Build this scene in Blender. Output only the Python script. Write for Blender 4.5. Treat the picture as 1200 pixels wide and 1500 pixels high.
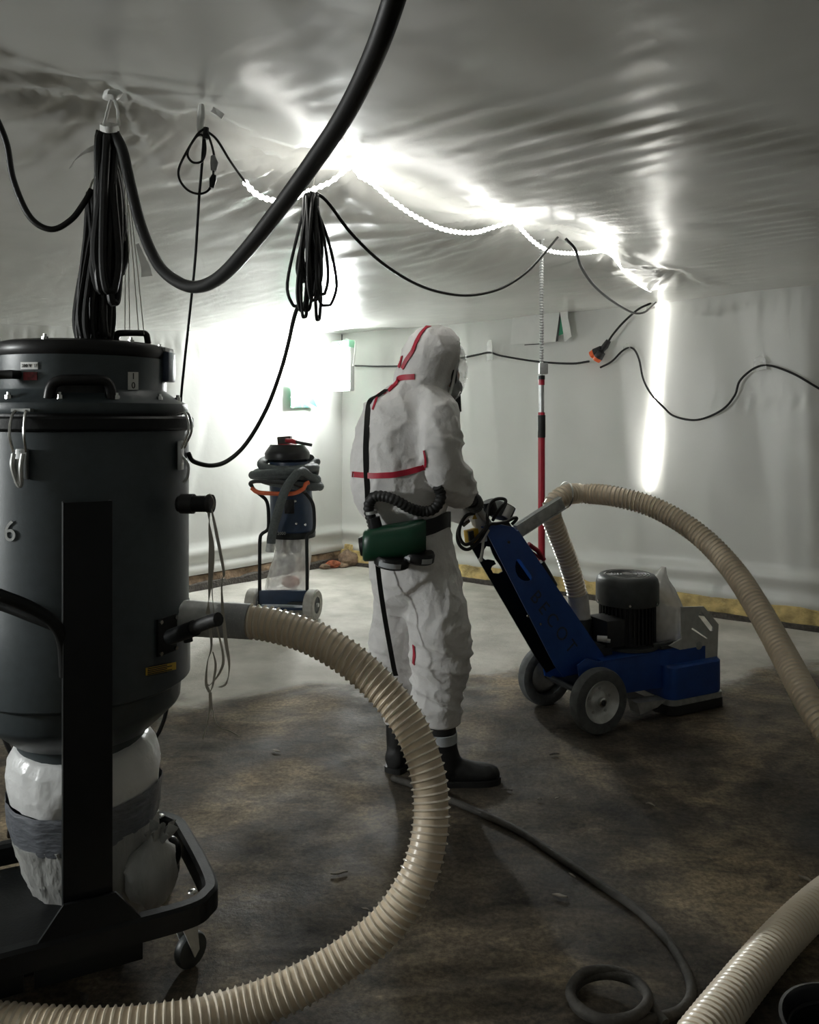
import bpy, bmesh, math, random
from mathutils import Vector, Matrix, noise
from mathutils.bvhtree import BVHTree
from mathutils.geometry import tessellate_polygon

random.seed(11)
SC = bpy.context.scene
for _o in list(bpy.data.objects):
    bpy.data.objects.remove(_o)
COL = SC.collection
PI = math.pi

# ------------------------------------------------------------------ camera
EYE = 1.43                    # camera height
FPX = 1200.0                  # focal length in pixels of the 1200x1500 frame
HOR = 610.0                   # horizon row
cd = bpy.data.cameras.new('camera')
cam = bpy.data.objects.new('camera', cd)
COL.objects.link(cam)
cam.location = (0, 0, EYE)
cam.rotation_euler = (PI / 2, 0, 0)
cd.sensor_fit = 'AUTO'
cd.sensor_width = 36.0
cd.lens = 36.0 * FPX / 1500.0
cd.shift_y = -(750.0 - HOR) / 1500.0
cd.clip_start = 0.05
SC.camera = cam

# ------------------------------------------------------------------ world, exposure
w = bpy.data.worlds.new('world')
SC.world = w
w.use_nodes = True
w.node_tree.nodes['Background'].inputs[0].default_value = (0.75, 0.78, 0.8, 1)
w.node_tree.nodes['Background'].inputs[1].default_value = 0.02
SC.view_settings.view_transform = 'Standard'
SC.view_settings.look = 'None'
SC.view_settings.gamma = 1.0
SC.view_settings.use_curve_mapping = False
SC.view_settings.exposure = 1.35
try:
    SC.cycles.max_bounces = 10
    SC.cycles.diffuse_bounces = 6
    SC.cycles.glossy_bounces = 4
    SC.cycles.transparent_max_bounces = 12
    SC.cycles.caustics_reflective = False
    SC.cycles.caustics_refractive = False
    SC.cycles.sample_clamp_indirect = 4.0
except Exception:
    pass

ROPE_EMIT = 9.5              # light rope
LAMP_EMIT = 140.0              # work lamp diffusers

def P(px, py, d):
    return Vector(((px - 600.0) / FPX * d, d, EYE + (HOR - py) / FPX * d))

def FL(px, py, z=0.0):
    d = FPX * (EYE - z) / (py - HOR)
    return Vector(((px - 600.0) / FPX * d, d, z))

# ------------------------------------------------------------------ materials
MATS = {}
def nodes_of(name):
    m = bpy.data.materials.new(name)
    m.use_nodes = True
    nt = m.node_tree
    return m, nt, nt.nodes['Principled BSDF'], nt.nodes, nt.links

def mat(name, col, rough=0.5, metal=0.0, var=0.12, vscale=14.0, bump=0.0, bscale=60.0,
        alpha=1.0, trans=0.0, emit=0.0, spec=0.5, stretch=(1, 1, 1), coat=0.0):
    if name in MATS:
        return MATS[name]
    m, nt, b, N, L = nodes_of(name)
    tc = N.new('ShaderNodeTexCoord')
    mp = N.new('ShaderNodeMapping')
    mp.inputs['Scale'].default_value = stretch
    L.new(tc.outputs['Object'], mp.inputs['Vector'])
    nz = N.new('ShaderNodeTexNoise')
    nz.inputs['Scale'].default_value = vscale
    nz.inputs['Detail'].default_value = 5.0
    L.new(mp.outputs[0], nz.inputs['Vector'])
    rp = N.new('ShaderNodeValToRGB')
    lo = tuple(max(0, c * (1 - var)) for c in col) + (1,)
    hi = tuple(min(1, c * (1 + var)) for c in col) + (1,)
    rp.color_ramp.elements[0].color = lo
    rp.color_ramp.elements[0].position = 0.3
    rp.color_ramp.elements[1].color = hi
    rp.color_ramp.elements[1].position = 0.7
    L.new(nz.outputs['Fac'], rp.inputs['Fac'])
    L.new(rp.outputs['Color'], b.inputs['Base Color'])
    b.inputs['Roughness'].default_value = rough
    b.inputs['Metallic'].default_value = metal
    b.inputs['Specular IOR Level'].default_value = spec
    b.inputs['Coat Weight'].default_value = coat
    if alpha < 1:
        b.inputs['Alpha'].default_value = alpha
    if trans > 0:
        b.inputs['Transmission Weight'].default_value = trans
    if emit > 0:
        b.inputs['Emission Color'].default_value = tuple(col) + (1,)
        b.inputs['Emission Strength'].default_value = emit
    if bump > 0:
        n2 = N.new('ShaderNodeTexNoise')
        n2.inputs['Scale'].default_value = bscale
        n2.inputs['Detail'].default_value = 4.0
        L.new(mp.outputs[0], n2.inputs['Vector'])
        bp = N.new('ShaderNodeBump')
        bp.inputs['Strength'].default_value = bump
        bp.inputs['Distance'].default_value = 0.02
        L.new(n2.outputs['Fac'], bp.inputs['Height'])
        L.new(bp.outputs['Normal'], b.inputs['Normal'])
    MATS[name] = m
    return m

def M_(n):
    return MATS[n]

mat('plastic_sheet', (0.62, 0.625, 0.60), 0.34, var=0.05, vscale=1.6, bump=0.12, bscale=7, spec=0.5)
mat('ceiling_sheet', (0.60, 0.605, 0.575), 0.27, var=0.06, vscale=1.3, bump=0.06, bscale=9, spec=0.5)
mat('tank_paint', (0.040, 0.052, 0.058), 0.42, var=0.10, vscale=40, bump=0.04, bscale=300)
mat('black_paint', (0.005, 0.006, 0.0065), 0.48, var=0.25, vscale=20, bump=0.05, bscale=120, spec=0.28)
mat('black_plastic', (0.007, 0.007, 0.0078), 0.38, var=0.2, vscale=20, spec=0.35)
mat('black_rubber', (0.012, 0.012, 0.012), 0.55, var=0.3, vscale=30, bump=0.1, bscale=90)
mat('cable_rubber', (0.008, 0.008, 0.008), 0.5, var=0.2, vscale=30, spec=0.35)
mat('dusty_rubber', (0.055, 0.050, 0.043), 0.75, var=0.35, vscale=22, bump=0.2, bscale=80)
mat('chrome', (0.62, 0.62, 0.60), 0.25, metal=1.0, var=0.08)
mat('galvanized', (0.42, 0.43, 0.42), 0.5, metal=0.75, var=0.22, vscale=30)
mat('aluminium', (0.50, 0.51, 0.51), 0.40, metal=0.9, var=0.15, vscale=24)
mat('white_label', (0.70, 0.70, 0.68), 0.5, var=0.04)
mat('ink', (0.015, 0.015, 0.015), 0.6, var=0.05)
mat('stencil_white', (0.36, 0.37, 0.36), 0.7, var=0.1, vscale=60)
mat('worn_red', (0.20, 0.012, 0.018), 0.5, var=0.5, vscale=120)
mat('yellow_label', (0.66, 0.44, 0.05), 0.5, var=0.1)
mat('hose_wall', (0.68, 0.565, 0.42), 0.32, var=0.16, vscale=11, spec=0.5)
mat('hose_rib', (0.80, 0.72, 0.60), 0.24, var=0.08, vscale=9, spec=0.6)
mat('duct_tape', (0.34, 0.35, 0.36), 0.42, var=0.1, vscale=40, bump=0.15, bscale=50)
mat('dark_tape', (0.145, 0.155, 0.175), 0.38, var=0.15, vscale=25, bump=0.35, bscale=24, stretch=(1, 1, 3))
mat('bag_white', (0.74, 0.745, 0.745), 0.3, var=0.06, vscale=12, bump=0.5, bscale=14)
mat('bag_film', (0.42, 0.42, 0.405), 0.28, var=0.14, vscale=10, bump=0.6, bscale=16, stretch=(1.6, 1.6, 0.6))
mat('suit', (0.74, 0.725, 0.715), 0.7, var=0.05, vscale=9, bump=0.55, bscale=22, spec=0.25)
mat('red_tape', (0.42, 0.012, 0.035), 0.5, var=0.12, vscale=50)
mat('glove', (0.055, 0.058, 0.058), 0.7, var=0.3, vscale=60, bump=0.2, bscale=120)
mat('boot', (0.012, 0.012, 0.012), 0.55, var=0.4, vscale=30, bump=0.1, bscale=60)
mat('reflective', (0.42, 0.44, 0.46), 0.45, var=0.08)
mat('green_case', (0.004, 0.043, 0.020), 0.38, var=0.15, vscale=18)
mat('skin', (0.45, 0.27, 0.19), 0.55, var=0.08)
mat('eye_white', (0.7, 0.7, 0.68), 0.3, var=0.02)
mat('iris', (0.04, 0.03, 0.02), 0.3, var=0.1)
mat('lip', (0.36, 0.14, 0.11), 0.5, var=0.05)
mat('grinder_blue', (0.012, 0.060, 0.27), 0.40, var=0.15, vscale=16, bump=0.05, bscale=90)
mat('worn_print', (0.030, 0.040, 0.070), 0.75, var=0.5, vscale=130)
mat('motor_grey', (0.045, 0.050, 0.050), 0.45, var=0.2, vscale=24)
mat('motor_dark', (0.014, 0.015, 0.016), 0.5, var=0.3, vscale=30)
mat('dust_grey', (0.30, 0.30, 0.29), 0.8, var=0.2, vscale=40)
mat('tire', (0.10, 0.105, 0.105), 0.75, var=0.25, vscale=30, bump=0.1, bscale=60)
mat('tire_pale', (0.33, 0.32, 0.29), 0.8, var=0.15, vscale=30)
mat('zinc', (0.62, 0.63, 0.62), 0.42, metal=0.55, var=0.15, vscale=30)
mat('pale_steel', (0.50, 0.50, 0.475), 0.55, metal=0.1, var=0.12, vscale=30)
mat('lever_red', (0.32, 0.012, 0.020), 0.4, var=0.1)
mat('stop_yellow', (0.55, 0.33, 0.02), 0.45, var=0.1)
mat('dark_blue', (0.012, 0.028, 0.062), 0.4, var=0.2)
mat('hose_grey', (0.062, 0.072, 0.074), 0.75, var=0.2, vscale=60, bump=0.3, bscale=150)
mat('orange_red', (0.50, 0.09, 0.025), 0.5, var=0.2)
mat('orange', (0.80, 0.13, 0.03), 0.45, var=0.1)
mat('pole_red', (0.36, 0.012, 0.03), 0.35, var=0.08)
mat('foam_yellow', (0.50, 0.38, 0.16), 0.85, var=0.55, vscale=9, bump=0.6, bscale=30)
mat('timber', (0.17, 0.115, 0.07), 0.85, var=0.5, vscale=14, bump=0.5, bscale=40)
mat('dark_brown', (0.055, 0.048, 0.04), 0.9, var=0.4, vscale=40, bump=0.6, bscale=60)
mat('rubble', (0.20, 0.14, 0.095), 0.9, var=0.45, vscale=22, bump=0.7, bscale=40)
mat('rubble_red', (0.34, 0.10, 0.05), 0.9, var=0.45, vscale=22, bump=0.6, bscale=40)
mat('rubble_pale', (0.42, 0.34, 0.27), 0.9, var=0.3, vscale=22, bump=0.6, bscale=40)
mat('sign_green', (0.02, 0.23, 0.12), 0.5, var=0.1)
mat('lamp_green', (0.30, 0.62, 0.42), 0.5, var=0.05)
mat('lamp_white', (0.70, 0.71, 0.70), 0.4, var=0.03)
mat('paper', (0.66, 0.66, 0.64), 0.6, var=0.03)
mat('tape_white', (0.68, 0.68, 0.66), 0.4, var=0.06, bump=0.3, bscale=40)
mat('cord_white', (0.60, 0.58, 0.53), 0.7, var=0.1)
mat('ribbon', (0.46, 0.44, 0.38), 0.6, var=0.12)
mat('chip_pale', (0.24, 0.215, 0.175), 0.85, var=0.25)
mat('pink_waste', (0.62, 0.30, 0.24), 0.7, var=0.3, vscale=10)

def film(name, col, opacity, rough=0.25):
    m, nt, b, N, L = nodes_of(name)
    b.inputs['Base Color'].default_value = tuple(col) + (1,)
    b.inputs['Roughness'].default_value = rough
    tr = N.new('ShaderNodeBsdfTransparent')
    mx = N.new('ShaderNodeMixShader')
    nz = N.new('ShaderNodeTexNoise')
    nz.inputs['Scale'].default_value = 13
    tc = N.new('ShaderNodeTexCoord')
    L.new(tc.outputs['Object'], nz.inputs['Vector'])
    mr = N.new('ShaderNodeMapRange')
    mr.inputs['To Min'].default_value = opacity - 0.15
    mr.inputs['To Max'].default_value = min(1.0, opacity + 0.15)
    mr.inputs['From Min'].default_value = 0.3
    mr.inputs['From Max'].default_value = 0.7
    L.new(nz.outputs['Fac'], mr.inputs['Value'])
    L.new(mr.outputs[0], mx.inputs['Fac'])
    L.new(tr.outputs[0], mx.inputs[1])
    L.new(b.outputs[0], mx.inputs[2])
    bp = N.new('ShaderNodeBump')
    bp.inputs['Strength'].default_value = 0.5
    bp.inputs['Distance'].default_value = 0.03
    L.new(nz.outputs['Fac'], bp.inputs['Height'])
    L.new(bp.outputs['Normal'], b.inputs['Normal'])
    L.new(mx.outputs[0], N['Material Output'].inputs['Surface'])
    MATS[name] = m
film('clear_film', (0.76, 0.75, 0.73), 0.55)
film('milky_film', (0.76, 0.75, 0.73), 0.72)
film('lens', (0.80, 0.82, 0.83), 0.32, 0.06)
film('clear_tape', (0.78, 0.78, 0.76), 0.5)

def emitter(name, col, strength):
    m, nt, b, N, L = nodes_of(name)
    b.inputs['Base Color'].default_value = tuple(col) + (1,)
    nz = N.new('ShaderNodeTexNoise')
    nz.inputs['Scale'].default_value = 30
    b.inputs['Emission Color'].default_value = tuple(col) + (1,)
    b.inputs['Emission Strength'].default_value = strength
    MATS[name] = m
emitter('rope_glow', (1.0, 0.985, 0.93), ROPE_EMIT)
emitter('lamp_glow', (0.97, 1.0, 0.985), LAMP_EMIT)

def floor_material():
    m, nt, b, N, L = nodes_of('concrete_floor')
    tc = N.new('ShaderNodeTexCoord')
    def nzx(scale, detail=6.0, rough=0.6, dist=0.0, vec=None):
        n = N.new('ShaderNodeTexNoise')
        n.inputs['Scale'].default_value = scale
        n.inputs['Detail'].default_value = detail
        n.inputs['Roughness'].default_value = rough
        n.inputs['Distortion'].default_value = dist
        L.new(vec or tc.outputs['Object'], n.inputs['Vector'])
        return n.outputs['Fac']
    def ramp(src, stops):
        r = N.new('ShaderNodeValToRGB')
        e = r.color_ramp.elements
        while len(e) < len(stops):
            e.new(0.5)
        for k, (p, c) in enumerate(stops):
            e[k].position = p
            e[k].color = tuple(c) + (1,) if len(c) == 3 else c
        L.new(src, r.inputs['Fac'])
        return r.outputs['Color']
    def math_(op, a, bb=None):
        n = N.new('ShaderNodeMath')
        n.operation = op
        for i, v in enumerate((a, bb)):
            if v is None:
                continue
            if isinstance(v, (int, float)):
                n.inputs[i].default_value = v
            else:
                L.new(v, n.inputs[i])
        return n.outputs[0]
    def mix(fac, a, bb, mode='MIX'):
        n = N.new('ShaderNodeMix')
        n.data_type = 'RGBA'
        n.blend_type = mode
        if isinstance(fac, (int, float)):
            n.inputs[0].default_value = fac
        else:
            L.new(fac, n.inputs[0])
        for idx, v in ((6, a), (7, bb)):
            if isinstance(v, tuple):
                n.inputs[idx].default_value = v + (1,)
            else:
                L.new(v, n.inputs[idx])
        return n.outputs[2]
    big = ramp(nzx(1.3, 7, 0.62, 0.6), [(0.34, (0.024, 0.021, 0.018)), (0.49, (0.080, 0.066, 0.050)), (0.62, (0.235, 0.190, 0.132))])
    mp2 = N.new('ShaderNodeMapping')
    mp2.inputs['Rotation'].default_value = (0, 0, math.radians(40))
    mp2.inputs['Scale'].default_value = (1.0, 1.9, 1.0)
    L.new(tc.outputs['Object'], mp2.inputs['Vector'])
    strk = ramp(nzx(4.2, 10, 0.74, 0.8, mp2.outputs[0]), [(0.36, (0.38, 0.38, 0.38)), (0.62, (1.3, 1.25, 1.15))])
    c1 = mix(1.0, big, strk, 'MULTIPLY')
    spk = ramp(nzx(17.0, 9, 0.75), [(0.62, (0, 0, 0)), (0.74, (1, 1, 1))])
    grit = ramp(nzx(60.0, 6, 0.7), [(0.40, (0.62, 0.62, 0.62)), (0.60, (1.25, 1.25, 1.25))])
    c1 = mix(1.0, c1, grit, 'MULTIPLY')
    c2 = mix(math_('MULTIPLY', spk, 0.55), c1, (0.20, 0.175, 0.14))
    # dusted area at the back of the room
    sx = N.new('ShaderNodeSeparateXYZ')
    L.new(tc.outputs['Object'], sx.inputs[0])
    nb = nzx(0.9, 7, 0.62, 0.8)
    edge = math_('ADD', sx.outputs['Y'], math_('MULTIPLY', math_('SUBTRACT', nb, 0.5), 2.6))
    edge = math_('ADD', edge, math_('MULTIPLY', sx.outputs['X'], -0.13))
    mr = N.new('ShaderNodeMapRange')
    mr.inputs['From Min'].default_value = 4.12
    mr.inputs['From Max'].default_value = 4.62
    L.new(edge, mr.inputs['Value'])
    dust = ramp(nzx(2.4, 6, 0.6), [(0.33, (0.33, 0.315, 0.28)), (0.66, (0.56, 0.54, 0.49))])
    sm = ramp(mr.outputs[0], [(0.0, (0, 0, 0)), (0.35, (0.16, 0.16, 0.16)), (0.75, (0.85, 0.85, 0.85)), (1.0, (1, 1, 1))])
    c3 = mix(sm, c2, dust)
    L.new(c3, b.inputs['Base Color'])
    rr = ramp(nzx(3.0, 5), [(0.3, (0.55, 0.55, 0.55)), (0.7, (0.9, 0.9, 0.9))])
    L.new(rr, b.inputs['Roughness'])
    b.inputs['Specular IOR Level'].default_value = 0.35
    bp = N.new('ShaderNodeBump')
    bp.inputs['Strength'].default_value = 0.35
    bp.inputs['Distance'].default_value = 0.02
    L.new(nzx(26.0, 8, 0.7), bp.inputs['Height'])
    L.new(bp.outputs['Normal'], b.inputs['Normal'])
    MATS['concrete_floor'] = m
floor_material()

# ------------------------------------------------------------------ mesh helpers
def frame_from(axis, up=Vector((0, 0, 1))):
    z = axis.normalized()
    if abs(z.dot(up)) > 0.97:
        up = Vector((1, 0, 0)) if abs(z.x) < 0.9 else Vector((0, 1, 0))
    x = up.cross(z).normalized()
    y = z.cross(x)
    return x, y, z

def smooth_path(pts, n=8, closed=False):
    pts = [Vector(p) for p in pts]
    out = []
    m = len(pts)
    rng = range(m if closed else m - 1)
    for i in rng:
        if closed:
            p0, p1, p2, p3 = pts[(i - 1) % m], pts[i], pts[(i + 1) % m], pts[(i + 2) % m]
        else:
            p1, p2 = pts[i], pts[i + 1]
            p0 = pts[i - 1] if i > 0 else p1 * 2 - p2
            p3 = pts[i + 2] if i + 2 < m else p2 * 2 - p1
        for k in range(n):
            t = k / n
            t2, t3 = t * t, t * t * t
            out.append(0.5 * ((2 * p1) + (-p0 + p2) * t + (2 * p0 - 5 * p1 + 4 * p2 - p3) * t2 + (-p0 + 3 * p1 - 3 * p2 + p3) * t3))
    if not closed:
        out.append(pts[-1].copy())
    return out

def resample(path, step):
    out = [path[0].copy()]
    acc = 0.0
    for a, b in zip(path[:-1], path[1:]):
        seg = (b - a).length
        if seg < 1e-9:
            continue
        pos = step - acc
        while pos <= seg:
            out.append(a.lerp(b, pos / seg))
            pos += step
        acc = (acc + seg) % step if pos - step <= seg else acc
        acc = seg - (pos - step)
    return out

def path_frames(path, closed=False):
    n = len(path)
    T = []
    for i in range(n):
        a = path[(i - 1) % n] if (closed or i > 0) else path[i]
        b = path[(i + 1) % n] if (closed or i < n - 1) else path[i]
        t = b - a
        T.append(t.normalized() if t.length > 1e-9 else Vector((0, 0, 1)))
    x, y, z = frame_from(T[0])
    fr = [(x, y, T[0])]
    for i in range(1, n):
        t = T[i]
        nx = x - t * x.dot(t)
        if nx.length < 1e-6:
            nx, _, _ = frame_from(t)
        x = nx.normalized()
        fr.append((x, t.cross(x), t))
    return fr

class MB:
    def __init__(self):
        self.v = []
        self.f = []
    def add(self, vs, fs):
        o = len(self.v)
        self.v += [Vector(p) for p in vs]
        self.f += [[i + o for i in f] for f in fs]
        return self
    def box(self, c, s, R=None):
        c = Vector(c)
        hx, hy, hz = s[0] / 2, s[1] / 2, s[2] / 2
        vs = []
        for x in (-hx, hx):
            for y in (-hy, hy):
                for z in (-hz, hz):
                    p = Vector((x, y, z))
                    vs.append(c + (R @ p if R else p))
        return self.add(vs, [(0, 1, 3, 2), (4, 6, 7, 5), (0, 4, 5, 1), (2, 3, 7, 6), (0, 2, 6, 4), (1, 5, 7, 3)])
    def loft(self, rings, caps=True, closed=False):
        n = len(rings[0])
        o = len(self.v)
        vs = [p for r in rings for p in r]
        fs = []
        m = len(rings)
        for i in range(m if closed else m - 1):
            for j in range(n):
                a = i * n + j
                b = i * n + (j + 1) % n
                c = ((i + 1) % m) * n + (j + 1) % n
                d = ((i + 1) % m) * n + j
                fs.append((a, b, c, d))
        if caps and not closed:
            fs.append(tuple(range(n))[::-1])
            fs.append(tuple((m - 1) * n + j for j in range(n)))
        return self.add(vs, fs)
    def cyl(self, p0, p1, r0, r1=None, n=20, caps=True):
        p0, p1 = Vector(p0), Vector(p1)
        r1 = r0 if r1 is None else r1
        x, y, z = frame_from(p1 - p0)
        rings = []
        for p, r in ((p0, r0), (p1, r1)):
            rings.append([p + (x * math.cos(2 * PI * j / n) + y * math.sin(2 * PI * j / n)) * r for j in range(n)])
        return self.loft(rings, caps)
    def lathe(self, prof, c=(0, 0, 0), axis=(0, 0, 1), n=40, caps=True):
        c = Vector(c)
        x, y, z = frame_from(Vector(axis))
        rings = [[c + z * h + (x * math.cos(2 * PI * j / n) + y * math.sin(2 * PI * j / n)) * max(r, 1e-4) for j in range(n)] for r, h in prof]
        return self.loft(rings, caps)
    def tube(self, path, r, n=8, closed=False, caps=True):
        path = [Vector(p) for p in path]
        fr = path_frames(path, closed)
        rings = []
        for i, p in enumerate(path):
            rr = r(i / max(1, len(path) - 1)) if callable(r) else (r[i] if isinstance(r, (list, tuple)) else r)
            x, y, _ = fr[i]
            rings.append([p + (x * math.cos(2 * PI * j / n) + y * math.sin(2 * PI * j / n)) * rr for j in range(n)])
        return self.loft(rings, caps, closed)
    def torus(self, c, R, r, axis=(0, 0, 1), n=36, m=8, a0=0.0, a1=2 * PI):
        c = Vector(c)
        x, y, z = frame_from(Vector(axis))
        full = abs(a1 - a0 - 2 * PI) < 1e-4
        k = n if full else n + 1
        path = [c + (x * math.cos(a0 + (a1 - a0) * i / n) + y * math.sin(a0 + (a1 - a0) * i / n)) * R for i in range(k)]
        return self.tube(path, r, m, closed=full)
    def sphere(self, c, r, n=16, m=10, R=None):
        c = Vector(c)
        if isinstance(r, (int, float)):
            r = (r, r, r)
        rings = []
        for i in range(m + 1):
            t = PI * (i / m) if 0 < i < m else (0.02 if i == 0 else PI - 0.02)
            ring = []
            for j in range(n):
                a = 2 * PI * j / n
                p = Vector((r[0] * math.sin(t) * math.cos(a), r[1] * math.sin(t) * math.sin(a), -r[2] * math.cos(t)))
                ring.append(c + (R @ p if R else p))
            rings.append(ring)
        return self.loft(rings, True)
    def prism(self, poly, holes, fn, t0, t1):
        """2-D outline (with holes) mapped by fn(u, w, t) and given thickness t0..t1"""
        loops = [poly] + list(holes)
        flat = [p for lp in loops for p in lp]
        tris = tessellate_polygon([[Vector((p[0], p[1], 0)) for p in lp] for lp in loops])
        n = len(flat)
        vs = [fn(p[0], p[1], t0) for p in flat] + [fn(p[0], p[1], t1) for p in flat]
        fs = [tuple(t) for t in tris] + [tuple(i + n for i in t)[::-1] for t in tris]
        o = 0
        for lp in loops:
            k = len(lp)
            for i in range(k):
                a, b = o + i, o + (i + 1) % k
                fs.append((a, b, b + n, a + n))
            o += k
        return self.add(vs, fs)
    def ribbon(self, path, wv, th=0.0012):
        """thin flat strip along path, wv(i)->half-width vector"""
        fr = path_frames(path)
        rings = []
        for i, p in enumerate(path):
            h = wv(i) if callable(wv) else wv
            nrm = fr[i][2].cross(h)
            nrm = nrm.normalized() * th if nrm.length > 1e-9 else Vector((0, 0, th))
            rings.append([p - h - nrm, p + h - nrm, p + h + nrm, p - h + nrm])
        return self.loft(rings, True)
    def build(self, name, m, parent=None, sharp=38.0, bevel=0.0, world=True):
        me = bpy.data.meshes.new(name)
        vs = self.v
        if parent is not None and world and parent.name in WM:
            inv = WM[parent.name].inverted()
            vs = [inv @ p for p in vs]
        me.from_pydata([tuple(p) for p in vs], [], self.f)
        bm = bmesh.new()
        bm.from_mesh(me)
        bmesh.ops.recalc_face_normals(bm, faces=bm.faces[:])
        if bevel > 0:
            es = [e for e in bm.edges if len(e.link_faces) == 2 and e.calc_face_angle(0) > math.radians(40)]
            bmesh.ops.bevel(bm, geom=es, offset=bevel, segments=2, profile=0.6, affect='EDGES', clamp_overlap=True)
        ca = math.radians(sharp)
        for f in bm.faces:
            f.smooth = True
        for e in bm.edges:
            if len(e.link_faces) == 2 and e.calc_face_angle(0) > ca:
                e.smooth = False
        bm.to_mesh(me)
        bm.free()
        me.materials.append(MATS[m] if isinstance(m, str) else m)
        o = bpy.data.objects.new(name, me)
        COL.objects.link(o)
        if parent is not None:
            o.parent = parent
            WM[o.name] = WM.get(parent.name, Matrix.Identity(4))
        return o

WM = {}
def thing(name, label, cat, loc=(0, 0, 0), rz=0.0, group=None):
    o = bpy.data.objects.new(name, None)
    o.empty_display_size = 0.1
    COL.objects.link(o)
    o.location = loc
    o.rotation_euler = (0, 0, rz)
    WM[o.name] = Matrix.Translation(Vector(loc)) @ Matrix.Rotation(rz, 4, 'Z')
    o['label'] = label
    o['category'] = cat
    if group:
        o['group'] = group
    return o

def tag(o, label, cat, group=None):
    o['label'] = label
    o['category'] = cat
    if group:
        o['group'] = group
    return o

def struct(o):
    o['kind'] = 'structure'
    return o

def text_mesh(body, size, fn, name, m, parent, world=True, spacing=1.0, depth=0.0006):
    """flat lettering: text outline in 2-D mapped through fn(x, y, t)"""
    cu = bpy.data.curves.new(name, 'FONT')
    cu.body = body
    cu.size = size
    cu.align_x = 'CENTER'
    cu.align_y = 'CENTER'
    cu.space_character = spacing
    cu.extrude = depth
    tmp = bpy.data.objects.new('tmp_text', cu)
    COL.objects.link(tmp)
    bpy.context.view_layer.update()
    dg = bpy.context.evaluated_depsgraph_get()
    me = bpy.data.meshes.new_from_object(tmp.evaluated_get(dg))
    b = MB()
    b.add([fn(v.co.x, v.co.y, v.co.z) for v in me.vertices], [list(p.vertices) for p in me.polygons])
    bpy.data.objects.remove(tmp)
    bpy.data.meshes.remove(me)
    return b.build(name, m, parent, world=world)

# ------------------------------------------------------------------ the room
CORNER = Vector((-0.66, 8.02))
A_DIR = Vector((0.660, 0.751))      # along the left wall and the ceiling seam
B_DIR = Vector((0.802, -0.598))     # along the right wall
E_LEFT = CORNER - A_DIR * 8.5
E_RIGHT = CORNER + B_DIR * 8.5
ROOM = [CORNER, E_RIGHT, Vector((3.2, -3.6)), Vector((-3.0, -3.9)), E_LEFT]

def in_room(p, grow=0.0):
    n = len(ROOM)
    for i in range(n):
        a, b = ROOM[i], ROOM[(i + 1) % n]
        e = b - a
        if (e.x * (p.y - a.y) - e.y * (p.x - a.x)) / e.length > grow:
            return False
    return True

# seam of the ceiling film: SEAM0 + t * A_DIR
SEAM0 = Vector((-0.80, 2.21))
N_DIR = Vector((-0.751, 0.660))
HANGS = [(0.0, 1.0), (0.30, 0.9), (0.74, 0.9), (1.0, 0.8), (1.92, 1.0), (2.30, 0.8), (2.88, 0.9), (3.70, 1.1), (-0.75, 0.8), (-1.6, 0.8)]
def seam(t, drop=0.0, off=0.0):
    p = SEAM0 + A_DIR * t + N_DIR * off
    return Vector((p.x, p.y, ceil_z(p.x, p.y) - drop))

def ceil_z(x, y):
    p = Vector((x, y))
    r = p - SEAM0
    s = r.dot(N_DIR)
    t = r.dot(A_DIR)
    z = 2.305
    if s > 0:
        z -= max(0.0, 0.0765 - 0.0149 * max(-1.5, min(t, 4.9))) * s + 0.035 * (1 - math.exp(-s / 0.35))
        for k, (th, am) in enumerate(HANGS):
            dx, dy = t - th, s
            rr = math.hypot(dx, dy)
            ang = math.atan2(dx, dy + 1e-6)
            wv = math.sin(ang * (13 + 3 * (k % 3)) + k * 1.7) + 0.5 * math.sin(ang * (29 + k) + k)
            z += 0.013 * am * wv * math.exp(-rr / 0.40) * (1 - math.exp(-rr / 0.12))
            z += 0.035 * am * math.exp(-(rr / 0.16) ** 1.2)
    else:
        q = -s
        z += 0.012 * (1 - math.exp(-q / 0.4)) - 0.006 * q
        # pleats running away from the seam
        ph = t * 2 * PI / 0.135 + 9.0 * noise.noise(Vector((t * 1.1, s * 0.55, 3.1)))
        env = max(0.0, noise.noise(Vector((t * 0.9 + 4.0, s * 0.9, 7.7))) + 0.34)
        env *= math.exp(-((q - 0.75) / 0.65) ** 2)
        z += 0.0075 * env * math.sin(ph)
        for k, (th, am) in enumerate(HANGS):
            rr = math.hypot(t - th, s)
            z += 0.02 * am * math.exp(-(rr / 0.13) ** 1.2)
    z -= 0.010 * math.exp(-(s / 0.035) ** 2) * (0.6 + 0.4 * math.sin(t * 9))
    z += 0.012 * noise.noise(Vector((x * 0.8, y * 0.8, 1.0)))
    z += 0.0035 * noise.noise(Vector((x * 4.0, y * 4.0, 5.0)))
    z += 0.0022 * (1 - abs(noise.noise(Vector((t * 11.0, s * 2.6, 9.0))))) ** 3 + 0.0006 * noise.noise(Vector((t * 14.0, s * 14.0, 2.0)))
    # pushed up by the prop
    z += 0.085 * math.exp(-((x - 0.69) ** 2 + (y - 4.30) ** 2) / 0.16)
    return z

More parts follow.
